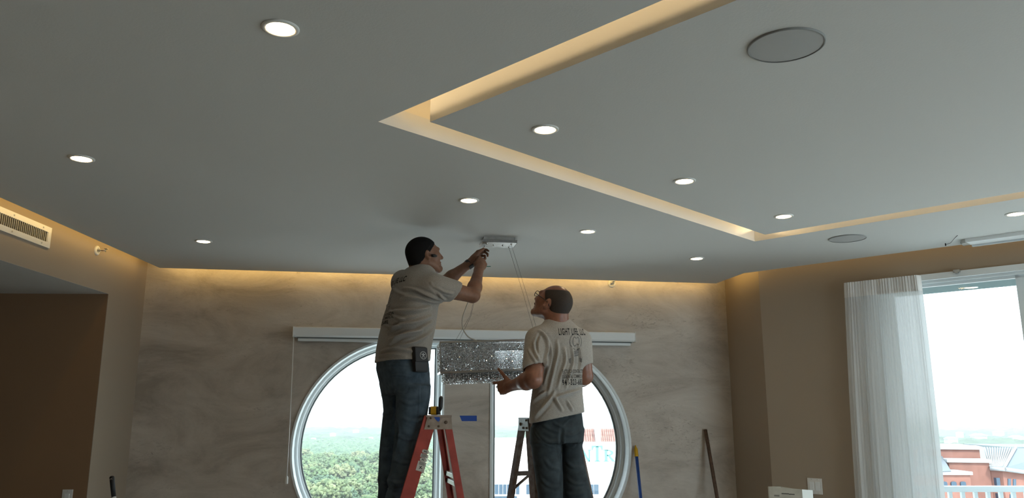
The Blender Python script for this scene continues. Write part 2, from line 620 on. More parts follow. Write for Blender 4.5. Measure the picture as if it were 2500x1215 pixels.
hall_quad('wall_hall_end', [L3(s_o0 - .1, 0, HALL), L3(s_o1 + .1, 0, HALL), L3(s_o1 + .1, z_o + 0.2, HALL), L3(s_o0 - .1, z_o + 0.2, HALL)], nL, M_WALL)
hall_quad('ceiling_hall', [L3(s_o0, z_o - 0.0008, 0.001), L3(s_o1, z_o - 0.0008, 0.001), L3(s_o1, z_o - 0.0008, HALL), L3(s_o0, z_o - 0.0008, HALL)], (0, 0, 1), M_CEIL)
hall_quad('floor_hall', [L3(s_o0, 0, 0.1), L3(s_o1, 0, 0.1), L3(s_o1, 0, HALL), L3(s_o0, 0, HALL)], (0, 0, -1), M_FLOOR)

# window portals (sampling guides for the sky light, they give off nothing)
def portal(c, w, h, nout):
    ld = bpy.data.lights.new('window_portal', 'AREA')
    ld.shape = 'RECTANGLE'; ld.size = w; ld.size_y = h
    ld.cycles.is_portal = True
    lo = bpy.data.objects.new('window_portal', ld)
    COL.objects.link(lo)
    zd = nout.normalized(); yd = Zv; xd = yd.cross(zd)
    lo.matrix_world = Matrix(((xd.x, yd.x, zd.x, c.x), (xd.y, yd.y, zd.y, c.y), (xd.z, yd.z, zd.z, c.z), (0, 0, 0, 1)))
portal(B3((s_l + s_r) / 2, zc, 0.36), s_r - s_l, 2 * RW, nB)
portal(R3((s_d0 + s_d1) / 2, z_dh / 2, 0.26), s_d1 - s_d0, z_dh, nR)
portal(W4 + dirE * (LE / 2) + Zv * 1.27 + out_n(dirE) * 0.3, LE - 1.4, 2.35, out_n(dirE))

# ------------------------------------------------------------------ cove lighting
LED = 4.4
led_run(O1, O2, dB, LED * 1.0, 'cove_light_strip', 'warm strip hidden along the long far-left lip of the ceiling cove')
led_run(O2, O2 + dB * COVE_L, -dA, LED, 'cove_light_strip', 'warm strip hidden along the cove lip nearest the sliding door')
led_run(O1 + dB * COVE_L, O1, dA, LED * 0.2, 'cove_light_strip', 'warm strip hidden along the cove lip nearest the viewer')
led_run(O2 + dB * COVE_L, O1 + dB * COVE_L, -dB, LED, 'cove_light_strip', 'warm strip hidden along the cove lip at the far right')
led_run(C1, C2, nB, LED * 0.26, 'wall_wash_strip', 'warm strip hidden above the plaster wall edge of the ceiling', up=0.0, inset=-0.0075, drop=0.03, col=(1.0, 0.66, 0.21))
led_run(C6, C1, nL, LED * 0.2, 'wall_wash_strip', 'warm strip hidden above the hallway wall edge of the ceiling', up=0.0, inset=-0.0075, drop=0.03, col=(1.0, 0.66, 0.21))
led_run(C2, C3, nC, LED * 0.2, 'wall_wash_strip', 'warm strip hidden above the short angled corner wall', up=0.0, inset=-0.0075, drop=0.03, col=(1.0, 0.66, 0.21))
led_run(C3, C4, nR, LED * 0.06, 'wall_wash_strip', 'dim warm strip hidden above the sliding door wall', up=0.0, inset=-0.0075, drop=0.03, col=(1.0, 0.66, 0.21))

# ------------------------------------------------------------------ downlights
M_LENS = mat('lit_lens', (0.9, 0.85, 0.75), 0.5, emit=(1.0, 0.70, 0.36), estr=36.0)
LIGHTS = [
    (685, 68, 'lit round ceiling downlight nearest the upper left, the largest in view'),
    (199, 386, 'lit round ceiling downlight above the wall vent and hallway opening'),
    (497, 588, 'lit round ceiling downlight above the bare plaster wall left of the men'),
    (1145, 488, 'lit round ceiling downlight above the head of the man reaching up'),
    (1435, 564, 'lit round ceiling downlight right of the chandelier canopy'),
    (1701, 630, 'lit round ceiling downlight nearest the right end of the plaster wall'),
    (1331, 315, 'lit round downlight inside the cove rectangle, nearest its left corner'),
    (1671, 441, 'lit round downlight inside the cove rectangle, middle of its row'),
    (1913, 527, 'lit round downlight inside the cove rectangle, nearest its far corner'),
    (2480, 521, 'lit round downlight at the right edge beside the ceiling track')]
LR = 0.058
for i, (px, py, lab) in enumerate(LIGHTS):
    c = onC(px, py)
    r = empty('downlight', c, lab, 'downlight', 'recessed ceiling downlights')
    MB().lathe([(LR, 0.0), (LR, -0.003), (LR - 0.004, -0.006), (LR - 0.012, -0.006), (LR - 0.014, -0.004)], c, n=40).build('trim_ring', M_TRIMW, r)
    MB().lathe([(LR - 0.013, -0.003), (LR - 0.02, -0.006), (LR - 0.04, -0.008), (0.0001, -0.009)], c, n=40).build('lens', M_LENS, r)

# ceiling speakers
for (px, py, lab) in ((1919, 110, 'large round grey ceiling speaker grille inside the cove rectangle'),
                      (2069, 581, 'round grey ceiling speaker grille near the sliding door wall')):
    c = onC(px, py)
    r = empty('ceiling_speaker', c, lab, 'speaker', 'round ceiling speakers')
    R_ = 0.123
    MB().lathe([(R_, 0.0), (R_, -0.005), (R_ - 0.003, -0.007), (R_ - 0.006, -0.006)], c, n=64).build('rim', mat('speaker_rim', (0.30, 0.30, 0.29), 0.6), r)
    MB().lathe([(R_ - 0.005, -0.004), (R_ * 0.6, -0.0065), (0.0001, -0.007)], c, n=64).build('grille', mat('speaker_grille', (0.44, 0.44, 0.43), 0.7, bump=0.3, bscale=900, bdist=0.002), r)

# ceiling track by the sliding door
tk = empty('ceiling_track', onC(2420, 575), 'white slotted ceiling track with an open end above the sliding door', 'track')
def R0(px, py):               # coordinates along / across the right edge of the ceiling
    p = onC(px, py)
    return (p - C3).dot(dirR), (p - C3).dot(nR)
ts, _ = R0(2372, 592)
te = ts + 2.2
def T3(s, t, z): return Vector((C3.x, C3.y, 0)) + dirR * s + nR * t + Zv * z
mid = (ts + te) / 2
mb = MB()
mb.box(T3(mid, -0.020, CEIL - 0.014), (te - ts, 0.028, 0.028), axR)
mb.box(T3(mid, -0.058, CEIL - 0.008), (te - ts, 0.03, 0.016), axR)
mb.build('front_rail', M_FRAME, tk)
mb = MB(); mb.box(T3(mid, -0.135, CEIL - 0.012), (te - ts, 0.12, 0.024), axR); mb.build('rail_body', M_WHITE, tk)
mb = MB(); mb.box(T3(mid, -0.039, CEIL - 0.004), (te - ts, 0.012, 0.008), axR); mb.build('slot', M_DARK, tk)  # near-black bar, shade inside the slot put into its colour
mb = MB(); mb.box(T3(ts - 0.01, -0.14, CEIL - 0.014), (0.03, 0.1, 0.026), axR)
mb.tube([T3(ts - 0.03, -0.10, CEIL - 0.02), T3(ts - 0.03, -0.16, CEIL - 0.016)], 0.012, 8); mb.build('end_bracket', M_STEEL, tk)
mb = MB(); mb.tube([onC(2338, 574), P(2330, 578, onC(2330, 578).y) - Zv * 0.01, P(2320, 586, onC(2320, 586).y) - Zv * 0.02, onC(2308, 593) - Zv * 0.012], 0.0018, 6)
mb.tube([onC(2308, 593) - Zv * 0.002, onC(2308, 593) - Zv * 0.02], 0.004, 6)
mb.build('loose_wire', M_BLACK, tk)

# ------------------------------------------------------------------ roller shade cassette and its cord
s0, z0 = sB(720, 800); s1, z1 = sB(1543, 812)
zt = (z0 + z1) / 2
DP = 0.085
rs_ = empty('roller_shade', B3((s0 + s1) / 2, zt - 0.1, -DP / 2), 'long white roller shade cassette above the round-ended windows', 'shade')
pr = [(0.0, 0.0), (DP - 0.01, 0.0), (DP, -0.008), (DP, -0.072), (DP - 0.012, -0.086), (0.012, -0.086), (0.0, -0.08)]
mb = MB()
mb.add([B3(s0, zt + q, -d) for d, q in pr] + [B3(s1, zt + q, -d) for d, q in pr],
       [tuple(range(7)), tuple(range(13, 6, -1))] + [(i, (i + 1) % 7, (i + 1) % 7 + 7, i + 7) for i in range(7)])
mb.build('cassette', M_WHITE, rs_)
mb = MB(); mb.box(B3((s0 + s1) / 2, zt - 0.104, -0.05), (s1 - s0 - 0.07, 0.018, 0.034), (dirB, nB, Zv), 0.004)
mb.build('hem_bar', M_FRAME, rs_)
mb = MB(); mb.box(B3((s0 + s1) / 2, zt - 0.092, -0.045), (s1 - s0 - 0.05, 0.03, 0.012), (dirB, nB, Zv))
mb.build('gap_shade_strip', mat('gasket_and_shade_grey', (0.16, 0.18, 0.18)), rs_)  # solid grey strip, paints the shade between cassette and hem bar
for s in (s0 - 0.004, s1 + 0.004):
    mb = MB(); mb.box(B3(s, zt - 0.043, -DP / 2), (0.008, DP + 0.006, 0.09), (dirB, nB, Zv), 0.003); mb.build('end_cap', M_TRIMW, rs_)
mb = MB()
cd = [onB(717, 822, 0.06), onB(711, 960, 0.055), onB(706, 1060, 0.05), onB(700, 1164, 0.045)]
mb.tube(cd, 0.0045, 8); mb.build('pull_cord', M_TRIMW, rs_)
e = cd[-1]; mb = MB()
mb.lathe([(0.0001, 0.01), (0.008, 0.008), (0.012, -0.002), (0.0135, -0.05), (0.011, -0.054), (0.0001, -0.055)], e, n=12); mb.build('cord_weight', M_TRIMW, rs_)

# ------------------------------------------------------------------ vent, sprinklers, switches, tape
va, vb = onL(-60, 480), onL(121, 556)
vz = onL(119, 607).z
v_s1 = sL(120, 580)[0]; v_s0 = v_s1 - 1.15
v_zt, v_zb = onL(121, 556).z, vz
axL = (dirL, nL, Zv)
vt = empty('wall_vent', L3((v_s0 + v_s1) / 2, v_zb), 'white air vent with upright louvres high on the hallway wall', 'vent')
bw = 0.035
mb = MB()
mb.box(L3((v_s0 + v_s1) / 2, v_zt - bw / 2, -0.006), (v_s1 - v_s0, 0.012, bw), axL)
mb.box(L3((v_s0 + v_s1) / 2, v_zb + bw / 2, -0.006), (v_s1 - v_s0, 0.012, bw), axL)
mb.box(L3(v_s0 + bw / 2, (v_zt + v_zb) / 2, -0.006), (bw, 0.012, v_zt - v_zb - 2 * bw), axL)
mb.box(L3(v_s1 - bw / 2, (v_zt + v_zb) / 2, -0.006), (bw, 0.012, v_zt - v_zb - 2 * bw), axL)
vf = mb.build('frame', M_TRIMW, vt)
for s in (v_s0 + 0.1, v_s0 + 0.45, v_s1 - 0.42, v_s1 - 0.1):
    for z in (v_zt - bw / 2, v_zb + bw / 2):
        mb = MB(); mb.lathe([(0.006, 0), (0.005, 0.003), (0.0001, 0.003)], L3(s, z, -0.012), -nL, 10); mb.build('screw', M_STEEL, vf)
mb = MB(); mb.box(L3((v_s0 + v_s1) / 2, (v_zt + v_zb) / 2, -0.001), (v_s1 - v_s0 - 2 * bw, 0.002, v_zt - v_zb - 2 * bw), axL)
mb.build('duct_shade_sheet', mat('vent_shade', (0.12, 0.1, 0.08), 0.8), vt)  # thin dark sheet, paints the shade seen between the louvres
ns = 54
a_ = math.radians(-52)
axS = (dirL * math.cos(a_) - nL * math.sin(a_), dirL * math.sin(a_) + nL * math.cos(a_), Zv)
for i in range(ns):
    s = v_s0 + bw + (v_s1 - v_s0 - 2 * bw) * (i + 0.5) / ns
    mb = MB(); mb.box(L3(s, (v_zt + v_zb) / 2, -0.007), (0.0135, 0.002, v_zt - v_zb - 2 * bw), axS)
    mb.build('slat', M_TRIMW, vt)

def sprinkler(c, n, side, lab):
    r = empty('sprinkler', c, lab, 'sprinkler', 'wall sprinklers')
    R_ = 0.036
    MB().lathe([(R_, 0), (R_, 0.006), (R_ - 0.006, 0.012), (R_ * 0.55, 0.012), (R_ * 0.5, 0.004), (0.0001, 0.004)], c, n, 28).build('escutcheon', M_TRIMW, r)
    mb = MB(); mb.tube([c, c + n * 0.03], 0.009, 10)
    mb.tube([c + n * 0.022 + side * 0.012, c + n * 0.05 + side * 0.010, c + n * 0.064], 0.0028, 6)
    mb.tube([c + n * 0.022 - side * 0.012, c + n * 0.05 - side * 0.010, c + n * 0.064], 0.0028, 6)
    mb.build('frame_arms', M_STEEL, r)
    mb = MB(); mb.box(c + n * 0.07 + Zv * 0.012, (0.03, 0.022, 0.003), (side, n, Zv)); mb.lathe([(0.011, 0), (0.011, 0.002), (0.0001, 0.002)], c + n * 0.064, n, 12)
    mb.build('deflector', M_STEEL, r)
    MB().tube([c + n * 0.03, c + n * 0.055], 0.003, 8).build('bulb', mat('red_glass', (0.4, 0.05, 0.03), 0.2), r)
sprinkler(onL(236, 611), -nL, dirL, 'white sprinkler head with a round plate on the hallway wall')
sprinkler(onB(1493, 692), -nB, dirB, 'white sprinkler head tucked under the ceiling on the plaster wall')

def plate(c, n, side, w, h, lab, kind, name):
    r = empty(name, c, lab, kind)
    mb = MB(); mb.box(c + n * 0.003, (w, 0.006, h), (side, n, Zv), 0.002); mb.build('plate', M_TRIMW, r)
    k = 2 if w > 0.1 else 1
    for i in range(k):
        o = (i - (k - 1) / 2) * 0.046
        mb = MB(); mb.box(c + n * 0.008 + side * o, (0.033, 0.006, 0.066), (side, n, Zv), 0.0015); mb.build('rocker', M_WHITE, r)
        for q in (-1, 1):
            mb = MB(); mb.lathe([(0.003, 0), (0.0025, 0.001), (0.0001, 0.001)], c + n * 0.006 + side * o + Zv * (q * h * 0.42), n, 8); mb.build('screw', M_STEEL, r)
c = onR(1990, 1186); plate(c, -nR, dirR, 0.118, 0.122, 'white double rocker switch plate on the wall left of the curtain', 'switch', 'switch_plate')
hn = -dirL
c = onplane(164, 1216, L3(s_o1, 0, 0), dirL)
plate(c, hn, -nL, 0.075, 0.125, 'white switch plate low on the brown hallway wall', 'switch', 'switch_plate')

MB().add([B3(*sB(x, y), -0.0015) for x, y in ((1122, 1014), (1164, 1014), (1164, 1027.5), (1127.5, 1027.5))] + [B3(*sB(x, y), -0.0002) for x, y in ((1122, 1014), (1164, 1014), (1164, 1027.5), (1127.5, 1027.5))],
         [(0, 1, 2, 3), (4, 5, 6, 7), (0, 1, 5, 4), (1, 2, 6, 5), (2, 3, 7, 6), (3, 0, 4, 7)]).build('masking_tape', mat('blue_tape', (0.02, 0.075, 0.36), 0.6, bump=0.2, bscale=200))
tag(bpy.data.objects['masking_tape'], 'strip of blue masking tape stuck on the plaster pier', 'tape')

# ------------------------------------------------------------------ poles leaning on the walls
def at_floor(a, b, z=0.0):
    """continue the line a->b down to the floor"""
    t = (z - a.z) / (b.z - a.z)
    return a + (b - a) * t
a = onB(1551.5, 1087, 0.02); b = onB(1564, 1215, 0.19)
f0 = at_floor(a, b)
d = (f0 - a).normalized()
r = empty('broom_pole', f0, 'blue pole with a yellow tip leaning beside the right window', 'pole')
MB().tube([a + d * 0.085, f0], 0.0145, 14).build('shaft', mat('blue_enamel', (0.02, 0.075, 0.33), 0.35, var=0.2, scale=30), r)
mb = MB(); mb.lathe([(0.0001, -0.005), (0.005, 0.0), (0.008, 0.014), (0.015, 0.03), (0.0165, 0.04), (0.0175, 0.1), (0.016, 0.104)], a, d, 14)
mb.build('tip', mat('yellow_plastic', (0.62, 0.36, 0.015), 0.45), r)
MB().box(f0 + Zv * 0.02, (0.3, 0.05, 0.04), (dirB, nB, Zv), 0.01).build('head', mat('blue_enamel', (0.02, 0.075, 0.33)), r)

a = onB(1722, 1048, 0.02); b = onB(1751, 1215, 0.2)
f0 = at_floor(a, b)
r = empty('wooden_stick', f0, 'dark brown wooden stick leaning on the plaster wall near the right corner', 'stick')
MB().tube([a, a + (f0 - a) * 0.002, f0], [0.012, 0.0165, 0.0165], 12).build('shaft', mat('dark_wood', (0.085, 0.05, 0.033), 0.7, var=0.35, scale=40, bump=0.3, bscale=50), r)

a = P(273, 1162, 5.4); b = P(278, 1215, 5.37)
d = (b - a).normalized()
f0 = at_floor(a, b)
r = empty('mop_handle', f0, 'black grip of a pole standing before the hallway wall corner', 'pole')
MB().tube([a, a + d * 0.006, a + d * 0.14], [0.011, 0.0155, 0.0145], 14).build('grip', M_BLACK, r)
MB().tube([a + d * 0.14, f0], 0.010, 12).build('shaft', M_STEEL, r)
MB().tube([a + d * 0.138, a + d * 0.15], 0.0145, 12).build('collar', M_TRIMW, r)
MB().lathe([(0.004, 0.002), (0.008, 0), (0.004, -0.002), (0.004, 0.002)], a + d * 0.02 - Vector((0, 0.014, 0)), (0, 1, 0), 12).build('hanging_hole', M_STEEL, r)
MB().box(f0 + Zv * 0.02, (0.28, 0.07, 0.04), None, 0.01).build('head', M_BLACK, r)

# cardboard box whose top edge shows before the right wall
bY = 4.75
p0, p1, p2 = P(1877, 1187, bY), P(1958, 1194, bY - 0.02), P(1984, 1196, bY + 0.2)
r = empty('cardboard_box', Vector((p0.x, p0.y, 0)), 'open pale printed cardboard box standing below the switch plate', 'box')
M_BOX = mat('printed_carton', (0.50, 0.46, 0.38), 0.6, col2=(0.38, 0.34, 0.27), scale=9)
def upright(a, b, zt_a, zt_b, th=0.006):
    n = Vector((-(b - a).y, (b - a).x, 0)).normalized()
    mb = MB(); mb.poly([Vector((a.x, a.y, 0.0)), Vector((b.x, b.y, 0.0)), Vector((b.x, b.y, zt_b)), Vector((a.x, a.y, zt_a))], th, n)
    return mb
q3 = p0 + (p2 - p1)
upright(p0, p1, p0.z, p1.z).build('front_panel', M_BOX, r)
upright(p1, p2, p1.z, p2.z).build('side_panel', mat('white_carton', (0.62, 0.60, 0.55), 0.5), r)
upright(q3, p2, p0.z - 0.02, p2.z - 0.01).build('rear_panel', M_BOX, r)
upright(p0, q3, p0.z, p0.z - 0.02).build('side_panel', M_BOX, r)
nf = Vector(((p1 - p0).y, -(p1 - p0).x, 0)).normalized()
for (x0, x1, y0, y1, cc) in ((1890, 1903, 1207, 1211, (0.2, 0.18, 0.15)), (1908, 1926, 1203, 1205.5, (0.08, 0.07, 0.06)), (1926, 1940, 1204.5, 1207, (0.08, 0.07, 0.06))):
    qs = [onplane(x, y, p0 + nf * 0.0015, nf) for x, y in ((x0, y0), (x1, y0 + .6), (x1, y1 + .6), (x0, y1))]
    MB().add(qs, [(0, 1, 2, 3)]).build('print', mat('ink_%d' % int(cc[0] * 100), cc, 0.6), r)

# ------------------------------------------------------------------ sheer curtain
def curtain():
    g = 0.10
    tl, tr = onR(2060, 691, g), onR(2243, 672, g)
    s0, s1 = (tl - W3).dot(dirR), (tr - W3).dot(dirR)
    zt_ = (tl.z + tr.z) / 2
    bl, br = onR(2089, 1215, g), onR(2302, 1215, g)
    b0, b1 = (bl - W3).dot(dirR), (br - W3).dot(dirR)
    zb_ = (bl.z + br.z) / 2
    rt = empty('sheer_curtain', R3((s0 + s1) / 2, 0.03, -g), 'white sheer pleated curtain hanging at the left of the sliding door', 'curtain')
    rnd = random.Random(4)
    NU, NV = 380, 40
    ph = [(rnd.uniform(0, 6.28), rnd.uniform(0.6, 1.4)) for _ in range(5)]
    def pt(u, z):
        k = (zt_ - z) / (zt_ - zb_)
        a = s0 + (b0 - s0) * k; b = s1 + (b1 - s1) * k
        fine = max(0.0, 1 - k * 2.5)
        bulge = 0.015 * math.sin(math.pi * min(1, k * 0.9)) * (u - 0.5)
        w = 0.0025 * math.sin(u * 2 * math.pi * 27 + ph[0][0]) * (0.6 + 0.4 * u)
        w += 0.013 * math.sin(u * 2 * math.pi * 4.2 + ph[1][0] + 0.5 * k) * min(1, 0.25 + k)
        w += 0.005 * math.sin(u * 2 * math.pi * 9.3 + ph[2][0] - 0.7 * k) * min(1, 0.2 + k)
        w += 0.0012 * math.sin(u * 2 * math.pi * 61 + ph[3][0]) * (0.5 + fine)
        edge = 0.05 * (u > 0.97) * (u - 0.97) / 0.03
        return R3(a + (b - a) * u + bulge, z, -g + w + edge)
    m = bpy.data.materials.new('sheer_voile')
    m.use_nodes = True
    nt = m.node_tree; nt.nodes.clear()
    out = nt.nodes.new('ShaderNodeOutputMaterial')
    df = nt.nodes.new('ShaderNodeBsdfDiffuse'); df.inputs['Color'].default_value = (0.80, 0.79, 0.77, 1)
    tl_ = nt.nodes.new('ShaderNodeBsdfTranslucent'); tl_.inputs['Color'].default_value = (0.62, 0.63, 0.62, 1)
    tr_ = nt.nodes.new('ShaderNodeBsdfTransparent')
    m1 = nt.nodes.new('ShaderNodeMixShader'); m1.inputs[0].default_value = 0.36
    m2 = nt.nodes.new('ShaderNodeMixShader'); m2.inputs[0].default_value = 0.05
    nt.links.new(df.outputs[0], m1.inputs[1]); nt.links.new(tl_.outputs[0], m1.inputs[2])
    nt.links.new(m1.outputs[0], m2.inputs[1]); nt.links.new(tr_.outputs[0], m2.inputs[2])
    nt.links.new(m2.outputs[0], out.inputs['Surface'])
    zh = zt_ - 0.115
    def sheet(za, zb2, name, mm, NVv, push=0.0):
        vs_, fs = [], []
        for j in range(NVv + 1):
            z = za + (zb2 - za) * j / NVv
            for i in range(NU + 1):
                vs_.append(pt(i / NU, z) - nR * push)
        for j in range(NVv):
            for i in range(NU):
                a = j * (NU + 1) + i
                fs.append((a, a + 1, a + NU + 2, a + NU + 1))
        mb = MB(); mb.add(vs_, fs, True)
        return mb.build(name, mm, rt)
    sheet(zt_, 0.03, 'panel', m, NV)
    sheet(zt_ + 0.004, zh, 'heading_tape', mat('heading_cloth', (0.80, 0.77, 0.73), 0.9, spec=0.1), 6, 0.003)
curtain()
# ------------------------------------------------------------------ outside
from mathutils import noise as mnoise
GZ = -26.0
M_GROUND = mat('ground', (0.13, 0.15, 0.09), 0.9, var=0.4, scale=0.02)
g_ = MB(); g_.add([(-6000, 20, GZ), (6000, 20, GZ), (6000, 7000, GZ), (-6000, 7000, GZ)], [(0, 1, 2, 3)])
tag(g_.build('ground', M_GROUND), kind='structure')
g_ = MB(); g_.poly([(-140, 14, GZ), (140, 14, GZ), (140, 150, GZ), (-140, 150, GZ)], 0.05, (0, 0, 1))  # unseen pale ground, added to throw more daylight up at the ceiling
tag(g_.build('ground_added_bounce', mat('pale_bounce_ground', (0.55, 0.54, 0.51), 0.85, var=0.12, scale=0.1)), kind='structure')
M_LEAF = [mat('foliage_%d' % i, c, 0.85, spec=0.15, col2=c2, scale=0.9, detail=6.0)
          for i, (c, c2) in enumerate([((0.125, 0.18, 0.085), (0.048, 0.08, 0.042)), ((0.175, 0.21, 0.105), (0.066, 0.096, 0.05)),
                                       ((0.10, 0.155, 0.09), (0.04, 0.072, 0.05)), ((0.21, 0.23, 0.12), (0.084, 0.112, 0.06))])]
M_TRUNK = mat('bark', (0.1, 0.075, 0.05), 0.9)

def crown_mesh(seed):
    rnd = random.Random(seed)
    bm = bmesh.new()
    for k in range(230):
        a = rnd.uniform(0, 6.283); rr = 3.3 * math.sqrt(rnd.random()); h = 5.0 + 2.6 * rnd.random() * (1 - (rr / 4.2) ** 2) + 0.6
        s = rnd.uniform(0.25, 0.55)
        res = bmesh.ops.create_icosphere(bm, subdivisions=1, radius=1.0)
        for v in res['verts']:
            q = v.co.copy()
            f = 1 + 0.75 * mnoise.noise(q * 3.4 + Vector((seed * 7, k * 3.1, 0)))
            v.co = Vector((q.x * s * f + rr * math.cos(a), q.y * s * f + rr * math.sin(a), q.z * s * 0.8 * f + h))
    me = bpy.data.meshes.new('crown')
    bm.to_mesh(me); bm.free()
    return me
CROWNS = [crown_mesh(i) for i in range(6)]
for i, me in enumerate(CROWNS):
    me.materials.append(M_LEAF[i % 4])
tmb = MB(); tmb.tube([(0, 0, 0), (0.1, 0, 3), (0, 0.1, 6)], [0.35, 0.28, 0.15], 7)
TRUNK = tmb.mesh('trunk'); TRUNK.materials.append(M_TRUNK)
rnd = random.Random(11)
cands = []
r = 165.0
while r < 620:
    th = -19.0 + rnd.random() * 6
    while th < -1.0:
        cands.append((r + rnd.uniform(-3, 3), th))
        th += math.degrees(rnd.uniform(6.0, 9.5) / r)
    r += rnd.uniform(6.0, 8.5)
cands.sort()
NT = 300
for i, (r, th) in enumerate(cands[:NT]):
    p = az(th) * r
    t = empty('tree', (p.x, p.y, GZ), 'leafy green tree in the canopy far below the left window', 'tree', 'trees far below the round window')
    s = rnd.uniform(0.8, 1.35)
    t.scale = (s, s, s * rnd.uniform(0.9, 1.2)); t.rotation_euler.z = rnd.uniform(0, 6.28)
    o = bpy.data.objects.new('crown', CROWNS[i % 6]); COL.objects.link(o); o.parent = t
    if i < 120:
        o = bpy.data.objects.new('trunk', TRUNK); COL.objects.link(o); o.parent = t
far = cands[NT:]
mbs = bmesh.new()
for i, (r, th) in enumerate(far):
    p = az(th) * r
    s = rnd.uniform(3.2, 4.6)
    res = bmesh.ops.create_icosphere(mbs, subdivisions=2, radius=1.0)
    for v in res['verts']:
        q = v.co.copy(); f = 1 + 0.4 * mnoise.noise(q * 2.0 + Vector((i * 1.7, 0, 3)))
        v.co = Vector((p.x + q.x * s * f, p.y + q.y * s * f, GZ + 6.0 + q.z * s * 0.75 * f))
me = bpy.data.meshes.new('tree_belt'); mbs.to_mesh(me); mbs.free()
tag(link('tree_belt', me, M_LEAF[2]), 'belt of massed treetops behind the nearest trees', 'trees', kind='stuff')
# rolling canopy out to the horizon
rows, cols = [], []
r = 380.0
while r < 5200:
    rows.append(r); r *= 1.009
ths = [math.radians(-24 + 0.32 * k) for k in range(int(70 / 0.32))]
vs_, fs = [], []
for j, r in enumerate(rows):
    for t in ths:
        x, y = r * math.sin(t), r * math.cos(t)
        q = Vector((x, y, 0))
        hgt = 4.5 + 3.5 * mnoise.noise(q * 0.09) + 3.0 * mnoise.noise(q * 0.03) + 4.0 * mnoise.noise(q * 0.006)
        if math.degrees(t) < -0.5 and r < 600: hgt -= 5
        vs_.append((x, y, GZ + max(0.3, hgt)))
nc = len(ths)
for j in range(len(rows) - 1):
    for i in range(nc - 1):
        a = j * nc + i
        fs.append((a, a + 1, a + nc + 1, a + nc))
tag(MB().add(vs_, fs, False).build('distant_canopy', mat('far_foliage', (0.060, 0.090, 0.050), 0.9, spec=0.1, col2=(0.030, 0.050, 0.035), scale=0.05, detail=8.0)), 'hazy distant treetops reaching to the horizon', 'trees', kind='stuff')

# pale houses scattered among the trees
M_PALE = mat('pale_stucco', (0.34, 0.34, 0.33), 0.8)
M_PROOF = mat('pale_roof', (0.25, 0.24, 0.23), 0.8)
for k, (px, Y, w) in enumerate([(765, 620, 10), (812, 760, 14), (868, 900, 18), (905, 640, 10), (2322, 620, 22), (2345, 800, 16), (2390, 700, 30), (2440, 820, 24), (2482, 650, 26)]):
    p = P(px, 1080, Y)
    e = empty('house', (p.x, p.y, GZ), 'small pale house among the distant treetops %s' % ('behind the left window' if px < 1300 else 'beyond the sliding door'), 'house', 'pale houses among the trees')
    hh = 8.0; w *= 0.36
    MB().box((p.x, p.y, GZ + hh / 2), (w, w * 0.7, hh)).build('walls', M_PALE, e)
    x, y, z = p.x, p.y, GZ + hh
    MB().add([(x - w * .55, y - w * .4, z), (x + w * .55, y - w * .4, z), (x + w * .55, y + w * .4, z), (x - w * .55, y + w * .4, z), (x - w * .3, y, z + w * .18), (x + w * .3, y, z + w * .18)],
             [(0, 1, 5, 4), (1, 2, 5), (2, 3, 4, 5), (3, 0, 4), (3, 2, 1, 0)]).build('roof', M_PROOF, e)

# white building with teal lettering
WY = 100.0
M_WB = mat('white_stucco', (0.86, 0.86, 0.84), 0.8)
M_WIN = mat('blue_window_glass', (0.02, 0.045, 0.075), 0.12, spec=0.6)
b0, b1 = P(1192, 1040, WY), P(1700, 1040, WY)
wb = empty('white_building', (b0.x, WY, GZ), 'white building with teal letters and clay tile roofs behind the right window', 'building')
zt_, zm, zw = P(1300, 1046, WY).z, P(1300, 1078, WY).z, P(1300, 1180, WY).z
MB().box(((b0.x + b1.x) / 2, WY + 8, (GZ + zm) / 2), (b1.x - b0.x, 16, zm - GZ)).build('walls', M_WB, wb)
def pix_box(x0, x1, y0, y1, Y, depth, name, m, par):
    a, b = P(x0, y0, Y), P(x1, y1, Y)
    return MB().box(((a.x + b.x) / 2, Y + depth / 2, (a.z + b.z) / 2), (abs(b.x - a.x), depth, abs(a.z - b.z))).build(name, m, par)
pix_box(1380, 1419, 1040, 1080, WY - 0.2, 3.5, 'parapet', M_WB, wb)
pix_box(1453.5, 1467, 1040, 1080, WY - 0.2, 3.5, 'parapet', M_WB, wb)
pix_box(1560, 1600, 1040, 1080, WY - 0.2, 3.5, 'parapet', M_WB, wb)
M_CLAY = mat('clay_tile', (0.24, 0.12, 0.10), 0.8, var=0.25, scale=2.2)
def tile_roof(x0, x1, lean=0.0):
    a = P(x0, 1077.5, WY); b = P(x1, 1077.5, WY); t = P(x0, 1048, WY)
    nx, nz = max(4, int((b.x - a.x) / 0.26)), 6
    mb = MB()
    up = Vector((0, 1.3, t.z - a.z)); L = up.length; up.normalize()
    nn = Vector((0, -up.z, up.y))
    for j in range(nz):
        for i in range(nx):
            c = Vector((a.x, WY + 0.1, a.z)) + Vector(((b.x - a.x) * (i + 0.5) / nx - lean * j, 0, 0)) + up * (L * (j + 0.5) / nz) + nn * (0.03 if j % 2 else 0.0)
            w = (b.x - a.x) / nx * 0.92
            pts = []
            for s in (-1, 1):
                for k in range(4):
                    an = math.pi * k / 3
                    pts.append(c + Vector((math.cos(an) * w / 2, 0, 0)) + nn * (math.sin(an) * w * 0.35) + up * (s * L / nz * 0.55))
            mb.add(pts, [(0, 1, 5, 4), (1, 2, 6, 5), (2, 3, 7, 6), (0, 4, 7, 3), (0, 3, 2, 1), (4, 5, 6, 7)])
    o = mb.build('roof_tiles', M_CLAY, wb); o['kind'] = 'stuff'
    MB().poly([Vector((a.x, WY + 0.25, a.z)), Vector((b.x, WY + 0.25, b.z)), Vector((b.x, WY + 1.6, t.z)), Vector((a.x, WY + 1.6, t.z))], 0.1, (0, 1, -0.5)).build('roof_deck', M_CLAY, wb)
